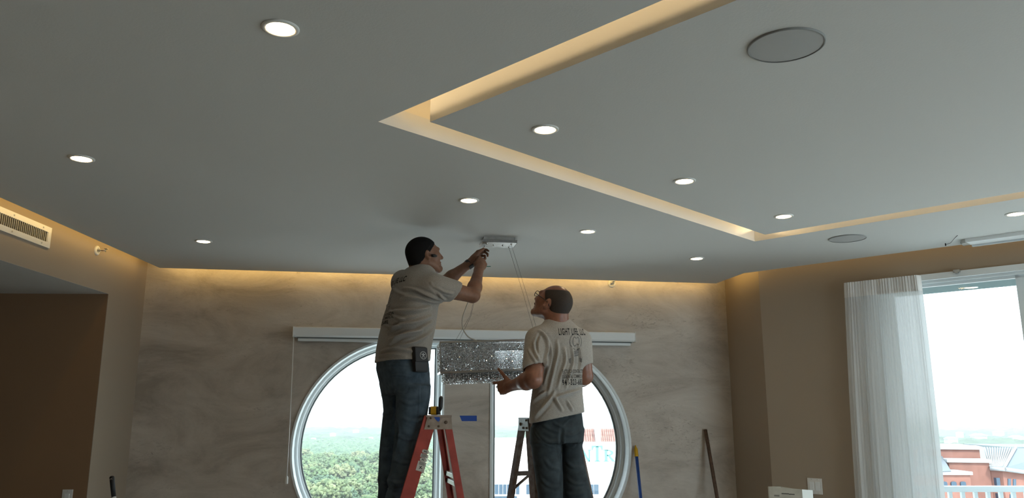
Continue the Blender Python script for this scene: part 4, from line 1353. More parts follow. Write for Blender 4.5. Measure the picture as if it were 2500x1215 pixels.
# ------------------------------------------------------------------ sculpting by distance field
class Field:
    def __init__(s, xs, ys, zs):
        s.ax = [np.asarray(q, np.float32) for q in (xs, ys, zs)]
        s.d = np.full([len(q) for q in s.ax], 0.3, np.float32)
    def _sl(s, lo, hi, m):
        out = []
        for q, a, b in zip(s.ax, lo, hi):
            i, j = np.searchsorted(q, a - m), np.searchsorted(q, b + m)
            out.append(slice(max(0, int(i) - 1), min(len(q), int(j) + 1)))
        return tuple(out)
    def _g(s, sl):
        X, Y, Z = [q[i] for q, i in zip(s.ax, sl)]
        return X[:, None, None], Y[None, :, None], Z[None, None, :]
    def add(s, prim, k=0.0):
        fn, lo, hi = prim
        sl = s._sl(lo, hi, k + 0.03)
        n = fn(*s._g(sl)).astype(np.float32)
        d = s.d[sl]
        if k > 0:
            h = np.maximum(k - np.abs(d - n), 0) / k
            s.d[sl] = np.minimum(d, n) - h * h * k * 0.25
        else:
            s.d[sl] = np.minimum(d, n)
    def sub(s, prim, k=0.0):
        fn, lo, hi = prim
        sl = s._sl(lo, hi, k + 0.03)
        n = -fn(*s._g(sl)).astype(np.float32)
        d = s.d[sl]
        if k > 0:
            h = np.maximum(k - np.abs(d - n), 0) / k
            s.d[sl] = np.maximum(d, n) + h * h * k * 0.25
        else:
            s.d[sl] = np.maximum(d, n)
    def cut(s, p, n, jit=0.0):
        """keep the side that n points away from"""
        X, Y, Z = [q for q in (s.ax[0][:, None, None], s.ax[1][None, :, None], s.ax[2][None, None, :])]
        q = (X - p[0]) * n[0] + (Y - p[1]) * n[1] + (Z - p[2]) * n[2]
        if jit:
            q = q + jit * (np.sin(X * 410 + 1.7 * np.sin(Z * 260)) + np.sin(Y * 370 + 1.3 * np.sin(X * 300)) + np.sin(Z * 450 + 2.0 * np.sin(Y * 230)))
        s.d = np.maximum(s.d, q.astype(np.float32))
    def like(s):
        return Field(*s.ax)
    def union(s, o, k):
        h = np.maximum(k - np.abs(s.d - o.d), 0) / k
        s.d = np.minimum(s.d, o.d) - h * h * k * 0.25
    def mesh(s):
        d = s.d
        ins = d < 0
        nx, ny, nz = d.shape
        cnt = np.zeros((nx - 1, ny - 1, nz - 1), np.int8)
        for i in (0, 1):
            for j in (0, 1):
                for k in (0, 1):
                    cnt += ins[i:nx - 1 + i, j:ny - 1 + j, k:nz - 1 + k]
        act = np.argwhere((cnt > 0) & (cnt < 8))
        idx = -np.ones(cnt.shape, np.int32)
        idx[tuple(act.T)] = np.arange(len(act))
        I, J, K = act.T
        acc = np.zeros((len(act), 3)); num = np.zeros(len(act))
        C = [(0, 0, 0), (1, 0, 0), (0, 1, 0), (1, 1, 0), (0, 0, 1), (1, 0, 1), (0, 1, 1), (1, 1, 1)]
        E = [(0, 1), (2, 3), (4, 5), (6, 7), (0, 2), (1, 3), (4, 6), (5, 7), (0, 4), (1, 5), (2, 6), (3, 7)]
        val = [d[I + a, J + b, K + c] for a, b, c in C]
        pos = [np.stack([s.ax[0][I + a], s.ax[1][J + b], s.ax[2][K + c]], 1) for a, b, c in C]
        for e0, e1 in E:
            v0, v1 = val[e0], val[e1]
            m = (v0 < 0) != (v1 < 0)
            t = np.where(m, v0 / np.where(m, v0 - v1, 1), 0)
            p = pos[e0] + (pos[e1] - pos[e0]) * t[:, None]
            acc[m] += p[m]; num[m] += 1
        V = acc / num[:, None]
        quads = []
        def emit(sign, cells):
            a, b, c, e = [idx[q] for q in cells]
            ok = (a >= 0) & (b >= 0) & (c >= 0) & (e >= 0)
            q = np.stack([a, b, c, e], 1)
            q[sign] = q[sign][:, ::-1]
            quads.append(q[ok])
        w = np.argwhere(ins[:-1, 1:-1, 1:-1] != ins[1:, 1:-1, 1:-1])
        if len(w):
            i, j, k = w[:, 0], w[:, 1] + 1, w[:, 2] + 1
            emit(~ins[i, j, k], [(i, j - 1, k - 1), (i, j, k - 1), (i, j, k), (i, j - 1, k)])
        w = np.argwhere(ins[1:-1, :-1, 1:-1] != ins[1:-1, 1:, 1:-1])
        if len(w):
            i, j, k = w[:, 0] + 1, w[:, 1], w[:, 2] + 1
            emit(ins[i, j, k], [(i - 1, j, k - 1), (i, j, k - 1), (i, j, k), (i - 1, j, k)])
        w = np.argwhere(ins[1:-1, 1:-1, :-1] != ins[1:-1, 1:-1, 1:])
        if len(w):
            i, j, k = w[:, 0] + 1, w[:, 1] + 1, w[:, 2]
            emit(~ins[i, j, k], [(i - 1, j - 1, k), (i, j - 1, k), (i, j, k), (i - 1, j, k)])
        return V, np.concatenate(quads)

def relax(V, Q, it=2, lam=0.5):
    e = np.concatenate([Q[:, [0, 1]], Q[:, [1, 2]], Q[:, [2, 3]], Q[:, [3, 0]]])
    for _ in range(it):
        acc = np.zeros_like(V); n = np.zeros(len(V))
        for c in range(3):
            acc[:, c] = np.bincount(e[:, 0], V[e[:, 1], c], len(V)) + np.bincount(e[:, 1], V[e[:, 0], c], len(V))
        n = np.bincount(e[:, 0], minlength=len(V)) + np.bincount(e[:, 1], minlength=len(V))
        V = V + lam * (acc / np.maximum(n, 1)[:, None] - V)
    return V

def normals(V, Q):
    n = np.cross(V[Q[:, 2]] - V[Q[:, 0]], V[Q[:, 3]] - V[Q[:, 1]])
    N = np.zeros_like(V)
    for k in range(4):
        for c in range(3):
            N[:, c] += np.bincount(Q[:, k], n[:, c], len(V))
    return N / np.maximum(np.linalg.norm(N, axis=1), 1e-12)[:, None]

def to_mesh(name, V, Q, m, parent):
    off = np.array(root_of(parent).location)
    me = bpy.data.meshes.new(name)
    me.from_pydata((V - off).tolist(), [], Q.tolist())
    me.polygons.foreach_set('use_smooth', [True] * len(Q))
    me.update()
    return link(name, me, m, parent)

FOLD = 2.5
def folds(V, Q, lines, gain=1.0):
    """lines: (points [px,py,...] found on the surface, width, height); ridge or crease along each"""
    bvh = BVHTree.FromPolygons(V.tolist(), Q.tolist())
    N = normals(V, Q)
    D = np.zeros(len(V))
    for pts, w, h in lines:
        pl_ = []
        for px, py in pts:
            loc, nn, i, dd = bvh.ray_cast(CAM, ray(px, py).normalized())
            if loc is not None: pl_.append(np.array(loc))
        if len(pl_) < 2: continue
        pl_ = np.array([np.array(q) for q in smooth_path(pl_, 5)])
        lo, hi = pl_.min(0) - 3 * w, pl_.max(0) + 3 * w
        sel = np.where(((V > lo) & (V < hi)).all(1))[0]
        if len(sel) == 0: continue
        S = V[sel]
        best = np.full(len(sel), 9.0); tt = np.zeros(len(sel))
        for i in range(len(pl_) - 1):
            a, b = pl_[i], pl_[i + 1]
            ab = b - a; L2 = ab.dot(ab) + 1e-12
            t = np.clip((S - a) @ ab / L2, 0, 1)
            dd = np.linalg.norm(S - a - t[:, None] * ab, axis=1)
            u = (i + t) / (len(pl_) - 1)
            m = dd < best
            best[m] = dd[m]; tt[m] = u[m]
        taper = np.clip(np.minimum(tt, 1 - tt) * 4, 0, 1)
        x = best / w
        prof = np.exp(-x * x) - 0.35 * np.exp(-((x - 1.7) ** 2) * 1.5)
        D[sel] += gain * FOLD * h * prof * (0.3 + 0.7 * taper)
    return V + N * D[:, None]

def v3(p): return (float(p[0]), float(p[1]), float(p[2]))
def rc(a, b, r1, r2):
    a, b = np.array(v3(a)), np.array(v3(b))
    ba = b - a; L2 = float(ba.dot(ba)) + 1e-12
    R_ = max(r1, r2)
    def fn(X, Y, Z):
        x, y, z = X - a[0], Y - a[1], Z - a[2]
        h = np.clip((x * ba[0] + y * ba[1] + z * ba[2]) / L2, 0, 1)
        return np.sqrt((x - h * ba[0]) ** 2 + (y - h * ba[1]) ** 2 + (z - h * ba[2]) ** 2) - (r1 + h * (r2 - r1))
    return fn, np.minimum(a, b) - R_, np.maximum(a, b) + R_
def ell(c, r, fr=None):
    c = np.array(v3(c))
    if fr is None: fr = np.eye(3)
    else: fr = np.array([v3(q) for q in fr])
    R_ = max(r)
    def fn(X, Y, Z):
        x, y, z = X - c[0], Y - c[1], Z - c[2]
        q = [(x * fr[i, 0] + y * fr[i, 1] + z * fr[i, 2]) / r[i] for i in range(3)]
        k0 = np.sqrt(q[0] ** 2 + q[1] ** 2 + q[2] ** 2)
        k1 = np.sqrt((q[0] / r[0]) ** 2 + (q[1] / r[1]) ** 2 + (q[2] / r[2]) ** 2)
        return k0 * (k0 - 1) / np.maximum(k1, 1e-6)
    return fn, c - R_, c + R_
def loft(levels, yaw, p=2.3, grow=0.0, ztop=None, zbot=None):
    """stack of flattened rounds: (z, cx, cy, a across, b along the facing)"""
    lv = sorted(levels)
    z, cx, cy, a, b = [np.array(q, np.float64) for q in zip(*lv)]
    Rv, Fv = az(yaw + 90), az(yaw)
    zt_ = z[-1] if ztop is None else ztop
    zb_ = z[0] if zbot is None else zbot
    def fn(X, Y, Z):
        f = lambda q: np.interp(Z, z, q)
        A, B = f(a) + grow, f(b) + grow
        x, y = X - f(cx), Y - f(cy)
        u = np.abs(x * Rv.x + y * Rv.y) / A; v = np.abs(x * Fv.x + y * Fv.y) / B
        d = ((u ** p + v ** p) ** (1 / p) - 1) * np.minimum(A, B)
        return np.maximum(d, np.maximum(Z - zt_, zb_ - Z))
    m = max(a.max(), b.max()) + grow
    return fn, np.array([cx.min() - m, cy.min() - m, zb_]), np.array([cx.max() + m, cy.max() + m, zt_])
def lev(py, pl_, pr_, Y, ratio, yaw):
    L_, R_ = P(pl_, py, Y), P(pr_, py, Y)
    h = (R_.x - L_.x) / 2
    Rv, Fv = az(yaw + 90), az(yaw)
    a = h / math.sqrt(Rv.x ** 2 + (ratio * Fv.x) ** 2)
    return (L_.z + R_.z) / 2, (L_.x + R_.x) / 2, Y, a, a * ratio
def seg(*parts):
    out = []
    for a, b, st in parts:
        n = max(1, int(round((b - a) / st)))
        out += [a + (b - a) * i / n for i in range(n)]
    out.append(parts[-1][1])
    return out

class Head:
    def __init__(s, c, yaw, pitch, roll, sc):
        F_ = az(yaw); cp, sp = math.cos(math.radians(pitch)), math.sin(math.radians(pitch))
        s.f = (F_ * cp + Zv * sp).normalized()
        s.r = az(yaw + 90)
        s.u = s.r.cross(s.f).normalized()
        if roll:
            q = Matrix.Rotation(math.radians(roll), 3, s.f); s.r = q @ s.r; s.u = q @ s.u
        s.c, s.s = Vector(c), sc
    def L(s, x, y, z): return s.c + (s.r * x + s.f * y + s.u * z) * s.s
    @property
    def fr(s): return (s.r, s.f, s.u)
    def skull(s, g=0.0): return ell(s.L(0, -0.012, 0.030), [q * s.s + g for q in (0.076, 0.097, 0.086)], s.fr)
    def nape(s, g=0.0): return ell(s.L(0, -0.045, -0.02), [q * s.s + g for q in (0.062, 0.058, 0.075)], s.fr)
    def build(s, f):
        k = s.s
        S = lambda r: r * k
        f.add(s.skull(), 0.0)
        f.add(s.nape(), 0.02)
        f.add(ell(s.L(0, 0.036, -0.018), [S(0.061), S(0.062), S(0.086)], s.fr), S(0.03))
        for q in (-1, 1):
            f.add(rc(s.L(q * 0.050, 0.002, -0.050), s.L(q * 0.018, 0.078, -0.092), S(0.026), S(0.019)), S(0.03))
            f.add(ell(s.L(q * 0.040, 0.066, -0.012), [S(0.024)] * 3, s.fr), S(0.03))
        f.add(ell(s.L(0, 0.086, -0.092), [S(0.024), S(0.017), S(0.018)], s.fr), S(0.02))
        f.add(rc(s.L(-0.034, 0.086, 0.030), s.L(0.034, 0.086, 0.030), S(0.011), S(0.011)), S(0.02))
        for q in (-1, 1):
            f.sub(ell(s.L(q * 0.031, 0.103, 0.010), [S(0.017), S(0.014), S(0.011)], s.fr), S(0.014))
            f.add(ell(s.L(q * 0.030, 0.081, 0.010), [S(0.0135)] * 3, s.fr), 0.003)
        f.add(rc(s.L(0, 0.095, 0.020), s.L(0, 0.117, -0.022), S(0.0085), S(0.0115)), S(0.013))
        for q in (-1, 1):
            f.add(ell(s.L(q * 0.012, 0.105, -0.027), [S(0.009), S(0.010), S(0.008)], s.fr), S(0.008))
        f.add(ell(s.L(0, 0.094, -0.052), [S(0.024), S(0.013), S(0.007)], s.fr), S(0.008))
        f.add(ell(s.L(0, 0.092, -0.064), [S(0.020), S(0.013), S(0.007)], s.fr), S(0.008))
        f.sub(ell(s.L(0, 0.108, -0.058), [S(0.024), S(0.010), S(0.002)], s.fr), S(0.004))
        for q in (-1, 1):
            a_ = 0.30
            er = (s.r * q * math.cos(0.45) - s.f * math.sin(0.45)).normalized()
            eu = (s.u * math.cos(a_) - s.f * math.sin(a_)).normalized()
            ef = er.cross(eu)
            f.add(ell(s.L(q * 0.078, -0.008, -0.002), [S(0.011), S(0.020), S(0.034)], (er, ef, eu)), S(0.008))
            f.sub(ell(s.L(q * 0.090, -0.001, -0.001), [S(0.009), S(0.010), S(0.017)], (er, ef, eu)), S(0.006))
    def hair(s, f, front=0.86, off=-0.004, g=0.007, top=None, jit=0.0012):
        f.add(s.skull(g)); f.add(s.nape(g * 0.6), 0.02)
        n = (s.f * front - s.u)
        n.normalize()
        # keep where z > front*y + off
        f.cut(s.L(0, 0, off), n, jit)
        if top:   # bald above the line z = top0 - top1*y
            n2 = (s.u + s.f * top[1]).normalized()
            f.cut(s.L(0, 0, top[0]), n2, jit * 2.5)

def add_hand(f, wrist, d, thumb, left, curls, spread=0.05, tcurl=0.3, tdir=None, sc=1.0):
    """d: finger direction, thumb: direction of the thumb side; fingers curl towards the palm normal"""
    d = d.normalized(); s_ = (thumb - d * thumb.dot(d)).normalized()
    n = d.cross(s_) if left else s_.cross(d)       # palm normal
    W = wrist
    def L(x, y, z): return W + (d * x + s_ * y + n * z) * sc
    f.add(rc(L(-0.02, 0, 0), L(0.025, 0, 0), 0.027 * sc, 0.027 * sc), 0.02)
    f.add(ell(L(0.052, 0.0, 0.0), [0.052 * sc, 0.043 * sc, 0.0165 * sc], (d, s_, n)), 0.018)
    f.add(ell(L(0.035, 0.024, 0.008), [0.034 * sc, 0.019 * sc, 0.017 * sc], (d, s_, n)), 0.012)
    base = [(0.088, 0.031, 0.0), (0.093, 0.0105, 0.0), (0.089, -0.0105, 0.0), (0.080, -0.030, 0.0)]
    Ls = [(0.042, 0.026, 0.020), (0.046, 0.030, 0.021), (0.042, 0.028, 0.020), (0.034, 0.021, 0.018)]
    for i in range(4):
        p = L(*base[i])
        ang = 0.0
        sp = (1.5 - i) * spread
        dd0 = (d * math.cos(sp) + s_ * math.sin(sp)).normalized()
        f.add(rc(L(0.05, base[i][1] * 0.7, 0), p, 0.011 * sc, 0.0105 * sc), 0.01)
        cu = curls[i]
        rr = [0.0100, 0.0092, 0.0084, 0.0072]
        if i == 3: rr = [q * 0.88 for q in rr]
        for j in range(3):
            ang += cu[j]
            q = p + (dd0 * math.cos(ang) + n * math.sin(ang)) * (Ls[i][j] * sc)
            f.add(rc(p, q, rr[j] * sc, rr[j + 1] * sc), 0.004)
            p = q
    # thumb leaves the side of the palm near its base
    t = tdir.normalized() if tdir else (d * 0.55 + s_ * 0.75 + n * 0.25).normalized()
    p0 = L(0.022, 0.026, 0.008)
    p1 = p0 + t * (0.042 * sc)
    t2 = (t * math.cos(tcurl) + d * math.sin(tcurl) * 0.8 + n * math.sin(tcurl) * 0.5).normalized()
    p2 = p1 + t2 * (0.034 * sc)
    t3 = (t2 * math.cos(tcurl) + d * math.sin(tcurl) * 0.8 + n * math.sin(tcurl) * 0.5).normalized()
    p3 = p2 + t3 * (0.026 * sc)
    f.add(rc(p0, p1, 0.0165 * sc, 0.0125 * sc), 0.012)
    f.add(rc(p1, p2, 0.0118 * sc, 0.0108 * sc), 0.004)
    f.add(rc(p2, p3, 0.0105 * sc, 0.0085 * sc), 0.003)

def text_on(body, txt, size, c, right, up, fwd, m, parent, bvh, name='lettering', slant=0.0, bold=0.0, lift=0.0012, squash=1.0):
    """lay lettering on a surface: flat text pushed along fwd until it meets the cloth"""
    cu = bpy.data.curves.new('txt', 'FONT')
    cu.body = txt; cu.size = size; cu.align_x = 'CENTER'; cu.align_y = 'CENTER'; cu.offset = bold; cu.shear = slant
    cu.resolution_u = 3; cu.space_character = 1.05 if squash > 0.6 else 1.22
    ob = bpy.data.objects.new('txt', cu); COL.objects.link(ob)
    dg = bpy.context.evaluated_depsgraph_get(); dg.update()
    me = bpy.data.meshes.new_from_object(ob.evaluated_get(dg))
    COL.objects.unlink(ob); bpy.data.objects.remove(ob)
    bm = bmesh.new(); bm.from_mesh(me)
    bmesh.ops.triangulate(bm, faces=bm.faces)
    bmesh.ops.subdivide_edges(bm, edges=[e for e in bm.edges if e.calc_length() > size * 0.35], cuts=1)
    off = root_of(parent).location
    dead = []
    for v in bm.verts:
        o = c + right * (v.co.x * squash) + up * v.co.y - fwd * 0.4
        loc, nn, i, dd = bvh.ray_cast(o, fwd, 1.0)
        if loc is None or nn.dot(fwd) > -0.12:
            dead.append(v); continue
        v.co = loc + nn * lift - off
    bmesh.ops.delete(bm, geom=dead, context='VERTS')
    bm.to_mesh(me); bm.free()
    return link(name, me, m, parent)

def shapes_on(polys, c, right, up, fwd, m, parent, bvh, name, lift=0.001):
    bm = bmesh.new()
    off = root_of(parent).location
    for poly in polys:
        vs_ = []
        for x, y in poly:
            loc, nn, i, dd = bvh.ray_cast(c + right * x + up * y - fwd * 0.4, fwd, 1.0)
            if loc is None: vs_ = []; break
            vs_.append(bm.verts.new(loc + nn * lift - off))
        if len(vs_) >= 3: bm.faces.new(vs_)
    me = bpy.data.meshes.new(name); bm.to_mesh(me); bm.free()
    return link(name, me, m, parent)
def arc_band(cx, cy, rx, ry, a0, a1, w, n=18):
    out = []
    for i in range(n):
        t0, t1 = [math.radians(a0 + (a1 - a0) * (i + q) / n) for q in (0, 1)]
        out.append([(cx + rx * math.cos(t0), cy + ry * math.sin(t0)), (cx + rx * math.cos(t1), cy + ry * math.sin(t1)),
                    (cx + (rx - w) * math.cos(t1), cy + (ry - w) * math.sin(t1)), (cx + (rx - w) * math.cos(t0), cy + (ry - w) * math.sin(t0))])
    return out
BULB = arc_band(0, 0.035, 0.046, 0.050, 0, 360, 0.005) + arc_band(-0.010, 0.035, 0.016, 0.030, 40, 320, 0.006, 10) + arc_band(0.014, 0.038, 0.014, 0.026, -140, 140, 0.006, 10) + \
    [[(-0.020, -0.022 - 0.013 * k), (0.020, -0.015 - 0.013 * k), (0.020, -0.022 - 0.013 * k), (-0.020, -0.029 - 0.013 * k)] for k in range(3)] + \
    [[(x, -0.066 + y), (x + 0.016, -0.060 + y), (x + 0.013, -0.095 + y), (x + 0.003, -0.090 + y)] for x, y in ((-0.05, 0.0), (-0.026, -0.006), (0.0, -0.002), (0.026, 0.006))]

M_SKIN1 = mat('tan_skin', (0.215, 0.105, 0.064), 0.5, spec=0.35, var=0.10, scale=60, bump=0.08, bscale=300, bdist=0.002)
M_SKIN2 = mat('ruddy_skin', (0.225, 0.098, 0.062), 0.36, spec=0.45, var=0.12, scale=55, bump=0.06, bscale=300, bdist=0.002)
M_HAIR = mat('black_hair', (0.007, 0.006, 0.006), 0.75, spec=0.15, bump=0.6, bscale=420, bdist=0.004)
M_HAIR2 = mat('dark_cropped_hair', (0.026, 0.017, 0.013), 0.6, var=0.5, scale=350, bump=0.6, bscale=500, bdist=0.003)
M_TEE1 = mat('grey_heather_tee', (0.30, 0.275, 0.25), 0.9, spec=0.12, var=0.14, scale=180, sheen=0.15)
M_TEE2 = mat('pale_heather_tee', (0.37, 0.345, 0.315), 0.9, spec=0.12, var=0.14, scale=180, sheen=0.15)
M_JEAN1 = mat('dark_blue_denim', (0.062, 0.088, 0.116), 0.85, spec=0.15, var=0.3, scale=22, bump=0.15, bscale=500, bdist=0.002)
M_JEAN2 = mat('charcoal_denim', (0.042, 0.053, 0.060), 0.85, spec=0.15, var=0.3, scale=18, bump=0.15, bscale=500, bdist=0.002)
M_PRINT = mat('shirt_print', (0.018, 0.018, 0.020), 0.8)
M_FADE = mat('faded_print', (0.16, 0.15, 0.145), 0.85)
M_BOOT = mat('work_boot', (0.02, 0.018, 0.017), 0.6)

# ================================================================== the man reaching up
yaw1 = 58.0
Y0 = 5.0
F1, Rr1 = az(yaw1), az(yaw1 + 90)
sole1 = S1[1]
man1 = empty('person', Vector((P(970, 1200, Y0).x, Y0, sole1)), 'person in a grey tee and jeans on the red ladder reaching up to the canopy', 'person')
rt = 0.66
torso1 = [lev(py, l, r, Y0, rt, yaw1) for py, l, r in ((900, 914, 1050), (885, 913, 1050), (850, 917, 1053), (820, 923, 1059), (800, 928, 1063), (780, 932, 1066), (760, 938, 1069),
          (740, 945, 1071), (720, 950, 1073), (700, 956, 1073), (685, 962, 1070), (672, 970, 1066), (662, 981, 1062), (655, 990, 1056), (650, 998, 1050))]
sh_c = P(1020, 690, Y0)
shR = P(1062, 700, Y0 - 0.15); shL = P(985, 688, Y0 + 0.15)
elR, wrR = P(1154, 721, 4.98), P(1170, 655, 5.18)
elL, wrL = P(1084, 690, 5.26), P(1149, 641, 5.30)
hd1 = Head(P(1035, 625, Y0), 62, 11, 0, 1.05)
bx = seg((P(895, 900, 5).x, P(1130, 700, 5).x, 0.006), (P(1130, 700, 5).x, P(1215, 700, 5.4).x, 0.0035))
by = seg((4.62, 5.12, 0.006), (5.12, 5.52, 0.0035))
bz = seg((sole1 + 0.0, 2.30, 0.012), (2.30, 2.84, 0.0038))
f = Field(bx, by, bz)
hd1.build(f)
nb_ = P(1025, 667, Y0)
f.add(rc(nb_, hd1.L(0, -0.022, -0.05), 0.073, 0.066), 0.02)
f.add(rc(nb_, nb_ - Zv * 0.08, 0.070, 0.08), 0.03)
f.add(loft(torso1, yaw1, grow=-0.028, zbot=P(985, 872, Y0).z), 0.0)
f.add(ell(P(986, 905, Y0), [0.115, 0.085, 0.09], (Rr1, F1, Zv)), 0.03)
for a, b, c, r_ in ((shR, elR, wrR, 1.0), (shL, elL, wrL, 0.95)):
    f.add(rc(a, b, 0.060 * r_, 0.047 * r_), 0.03)
    m_ = b + (c - b) * 0.3
    f.add(rc(b, m_, 0.046 * r_, 0.046 * r_), 0.015)
    f.add(rc(m_, c, 0.045 * r_, 0.029 * r_), 0.02)
# left hand pinches the cable grip at the canopy, right hand closes on the flex below it
tipL = P(1188, 601, 5.36)
dL = (tipL - wrL).normalized()
add_hand(f, wrL, (dL + Vector((0.0, 0.05, 0.0))), Vector((0.15, -0.5, 0.85)), True, [(0.55, 0.75, 0.4), (0.85, 1.0, 0.6), (1.1, 1.2, 0.7), (1.2, 1.3, 0.7)], 0.01, 0.3, tdir=(dL * 0.9 + Vector((0.2, -0.5, 0.1))))
tipR = P(1189, 616, 5.30)
dR = (tipR - wrR).normalized()
add_hand(f, wrR, dR, Vector((-0.675, -0.54, 0.37)), False, [(0.8, 1.1, 0.7), (1.0, 1.3, 0.8), (1.1, 1.35, 0.8), (1.15, 1.4, 0.8)], 0.01, 0.35, tdir=(dR * 0.95 + Vector((-0.15, 0.30, 0.0))))
# legs inside the jeans
for hx, hy_, kx, ky, ax_, ay_, Yq in ((960, 940, 953, 1060, 945, 1215, 5.08), (1005, 940, 1002, 1060, 975, 1215, 4.90)):
    f.add(rc(P(hx, hy_, Yq), P(kx, ky, Yq), 0.052, 0.042), 0.01)
    f.add(rc(P(kx, ky, Yq), P(ax_, ay_, Yq), 0.040, 0.030), 0.01)
V, Q = f.mesh(); V = relax(V, Q, 1, 0.4)
to_mesh('body', V, Q, M_SKIN1, man1)

# hair
lo, hi = hd1.skull(0.02)[1:]
f = Field(np.arange(lo[0], hi[0], 0.004), np.arange(lo[1], hi[1], 0.004), np.arange(lo[2] - 0.05, hi[2], 0.004))
hd1.hair(f, front=0.95, off=0.004, g=0.0075)
V, Q = f.mesh(); V = relax(V, Q, 1, 0.4)
to_mesh('hair', V, Q, M_HAIR, man1)
# short beard on the jaw
f = Field(np.arange(lo[0], hi[0] + 0.05, 0.004), np.arange(lo[1] - 0.02, hi[1] + 0.05, 0.004), np.arange(lo[2] - 0.08, hi[2] - 0.08, 0.004))
for q in (-1, 1):
    f.add(rc(hd1.L(q * 0.052, 0.010, -0.040), hd1.L(q * 0.020, 0.080, -0.090), 0.0255, 0.0205), 0.02)
f.add(ell(hd1.L(0, 0.086, -0.092), [0.0255, 0.0182, 0.0192], hd1.fr), 0.02)
f.cut(hd1.L(0, 0.0, -0.058), hd1.u)
V, Q = f.mesh(); V = relax(V, Q, 1, 0.4)
to_mesh('beard', V, Q, mat('stubble', (0.19, 0.098, 0.064), 0.8, var=0.3, scale=300), man1)
e = hd1.L(0.089, 0.012, -0.012)
MB().tube([e, e + hd1.f * 0.018 - hd1.u * 0.004 + hd1.r * 0.004, e + hd1.f * 0.034 - hd1.u * 0.008], [0.009, 0.010, 0.007], 10).build('earpiece', M_BLACK, man1)

# tee
f = Field(seg((P(890, 800, 5).x, P(1140, 700, 5).x, 0.006)), seg((4.65, 5.42, 0.006)), seg((P(985, 900, Y0).z, 2.62, 0.006)))
f.add(loft(torso1, yaw1), 0.0)
slR = shR + (elR - shR) * 0.52; slL = shL + (elL - shL) * 0.55
g = f.like()
g.add(rc(shR, slR, 0.083, 0.071), 0.0)
g.add(rc(shL, slL, 0.083, 0.071), 0.0)
dz_ = (elR - shR).normalized()
f.cut(slR, dz_) if False else None
def cap_cut(f, p, d, r):
    d = d.normalized()
    f.sub(rc(p + d * (r * 1.0), p + d * (r * 1.0 + 0.12), r * 1.5, r * 1.5), 0.0)
def disc_cut(f, p, d, r=0.12, ln=0.14):
    d = np.array(v3(d.normalized())); p = np.array(v3(p))
    def fn(X, Y, Z):
        x, y, z = X - p[0], Y - p[1], Z - p[2]
        t = x * d[0] + y * d[1] + z * d[2]
        rr = np.sqrt(np.maximum(x * x + y * y + z * z - t * t, 0))
        return np.maximum(np.maximum(-t, t - ln), rr - r)
    f.sub((fn, p - ln - r, p + ln + r))
disc_cut(g, slR + (slR - shR).normalized() * 0.01, elR - shR + Vector((0, 0, -0.12)))
disc_cut(g, slL + (slL - shL).normalized() * 0.01, elL - shL)
g.sub(rc(slR - (elR - shR).normalized() * 0.03, elR, 0.059, 0.059), 0.004)
g.sub(rc(slL - (elL - shL).normalized() * 0.03, elL, 0.058, 0.058), 0.004)
f.union(g, 0.055)
f.sub(rc(nb_ + Zv * 0.014, hd1.L(0, -0.022, -0.05), 0.077, 0.070), 0.006)
hemL, hemR = P(913, 884, Y0), P(1050, 884, Y0)
f.cut(P(985, 883, Y0), Vector((0.02, 0, -1)))
f.sub(loft(torso1, yaw1, grow=-0.014, ztop=P(985, 868, Y0).z, zbot=P(985, 930, Y0).z))
V, Q = f.mesh(); V = relax(V, Q, 2, 0.5)
V = folds(V, Q, [
    ([(1078, 733), (1050, 722), (1015, 708), (985, 704)], 0.010, 0.007),
    ([(1078, 737), (1045, 733), (1010, 727), (980, 728)], 0.011, 0.008),
    ([(1077, 742), (1050, 750), (1015, 757), (975, 760), (950, 762)], 0.012, 0.008),
    ([(1076, 748), (1052, 772), (1015, 786), (975, 795), (948, 812)], 0.012, 0.010),
    ([(1074, 756), (1055, 785), (1020, 806), (985, 818), (950, 830)], 0.011, 0.009),
    ([(1072, 766), (1060, 800), (1035, 822), (1000, 838), (960, 846)], 0.010, 0.008),
    ([(1070, 780), (1062, 815), (1050, 842)], 0.009, 0.007),
    ([(950, 842), (975, 822), (1000, 812), (1030, 808)], 0.010, 0.009),
    ([(930, 858), (960, 850), (990, 853), (1015, 860)], 0.009, 0.006),
    ([(925, 870), (955, 864), (990, 868)], 0.008, 0.005),
    ([(1060, 700), (1085, 712), (1105, 716)], 0.008, 0.005),
    ([(1052, 690), (1075, 722), (1088, 732)], 0.008, 0.006),
    ([(958, 700), (975, 716), (1000, 722)], 0.010, 0.005),
    ([(945, 745), (965, 772), (985, 778)], 0.010, 0.006),
    ([(938, 790), (955, 800), (975, 798)], 0.009, 0.006)])
tee1 = to_mesh('t_shirt', V, Q, M_TEE1, man1)
bv = BVHTree.FromPolygons(V.tolist(), Q.tolist())
back1 = P(1000, 700, Y0)
up_ = (Zv + F1 * 0.25).normalized()
cb1 = P(1003, 689, Y0)
text_on(None, 'LIGHT LIFE, LLC', 0.050, cb1 - Rr1 * 0.035, Rr1, up_, F1, M_PRINT, tee1, bv, 'lettering', bold=0.0016, slant=0.12, squash=0.8)
shapes_on([[(x * 0.9, y) for x, y in q] for q in BULB], P(995, 725, Y0) - Rr1 * 0.035, Rr1, Zv, F1, M_FADE, tee1, bv, 'bulb_emblem')
text_on(None, 'ELECTRICAL CONTRACTOR', 0.024, P(984, 771, Y0) - Rr1 * 0.05, Rr1, Zv, F1, M_PRINT, tee1, bv, 'lettering', bold=0.0003)
text_on(None, 'RESIDENTIAL COMMERCIAL', 0.024, P(981, 779, Y0) - Rr1 * 0.05, Rr1, Zv, F1, M_PRINT, tee1, bv, 'lettering', bold=0.0003)
text_on(None, '941-323-6833', 0.034, P(978, 790, Y0) - Rr1 * 0.05, Rr1, Zv, F1, M_PRINT, tee1, bv, 'lettering', bold=0.001, slant=0.12)

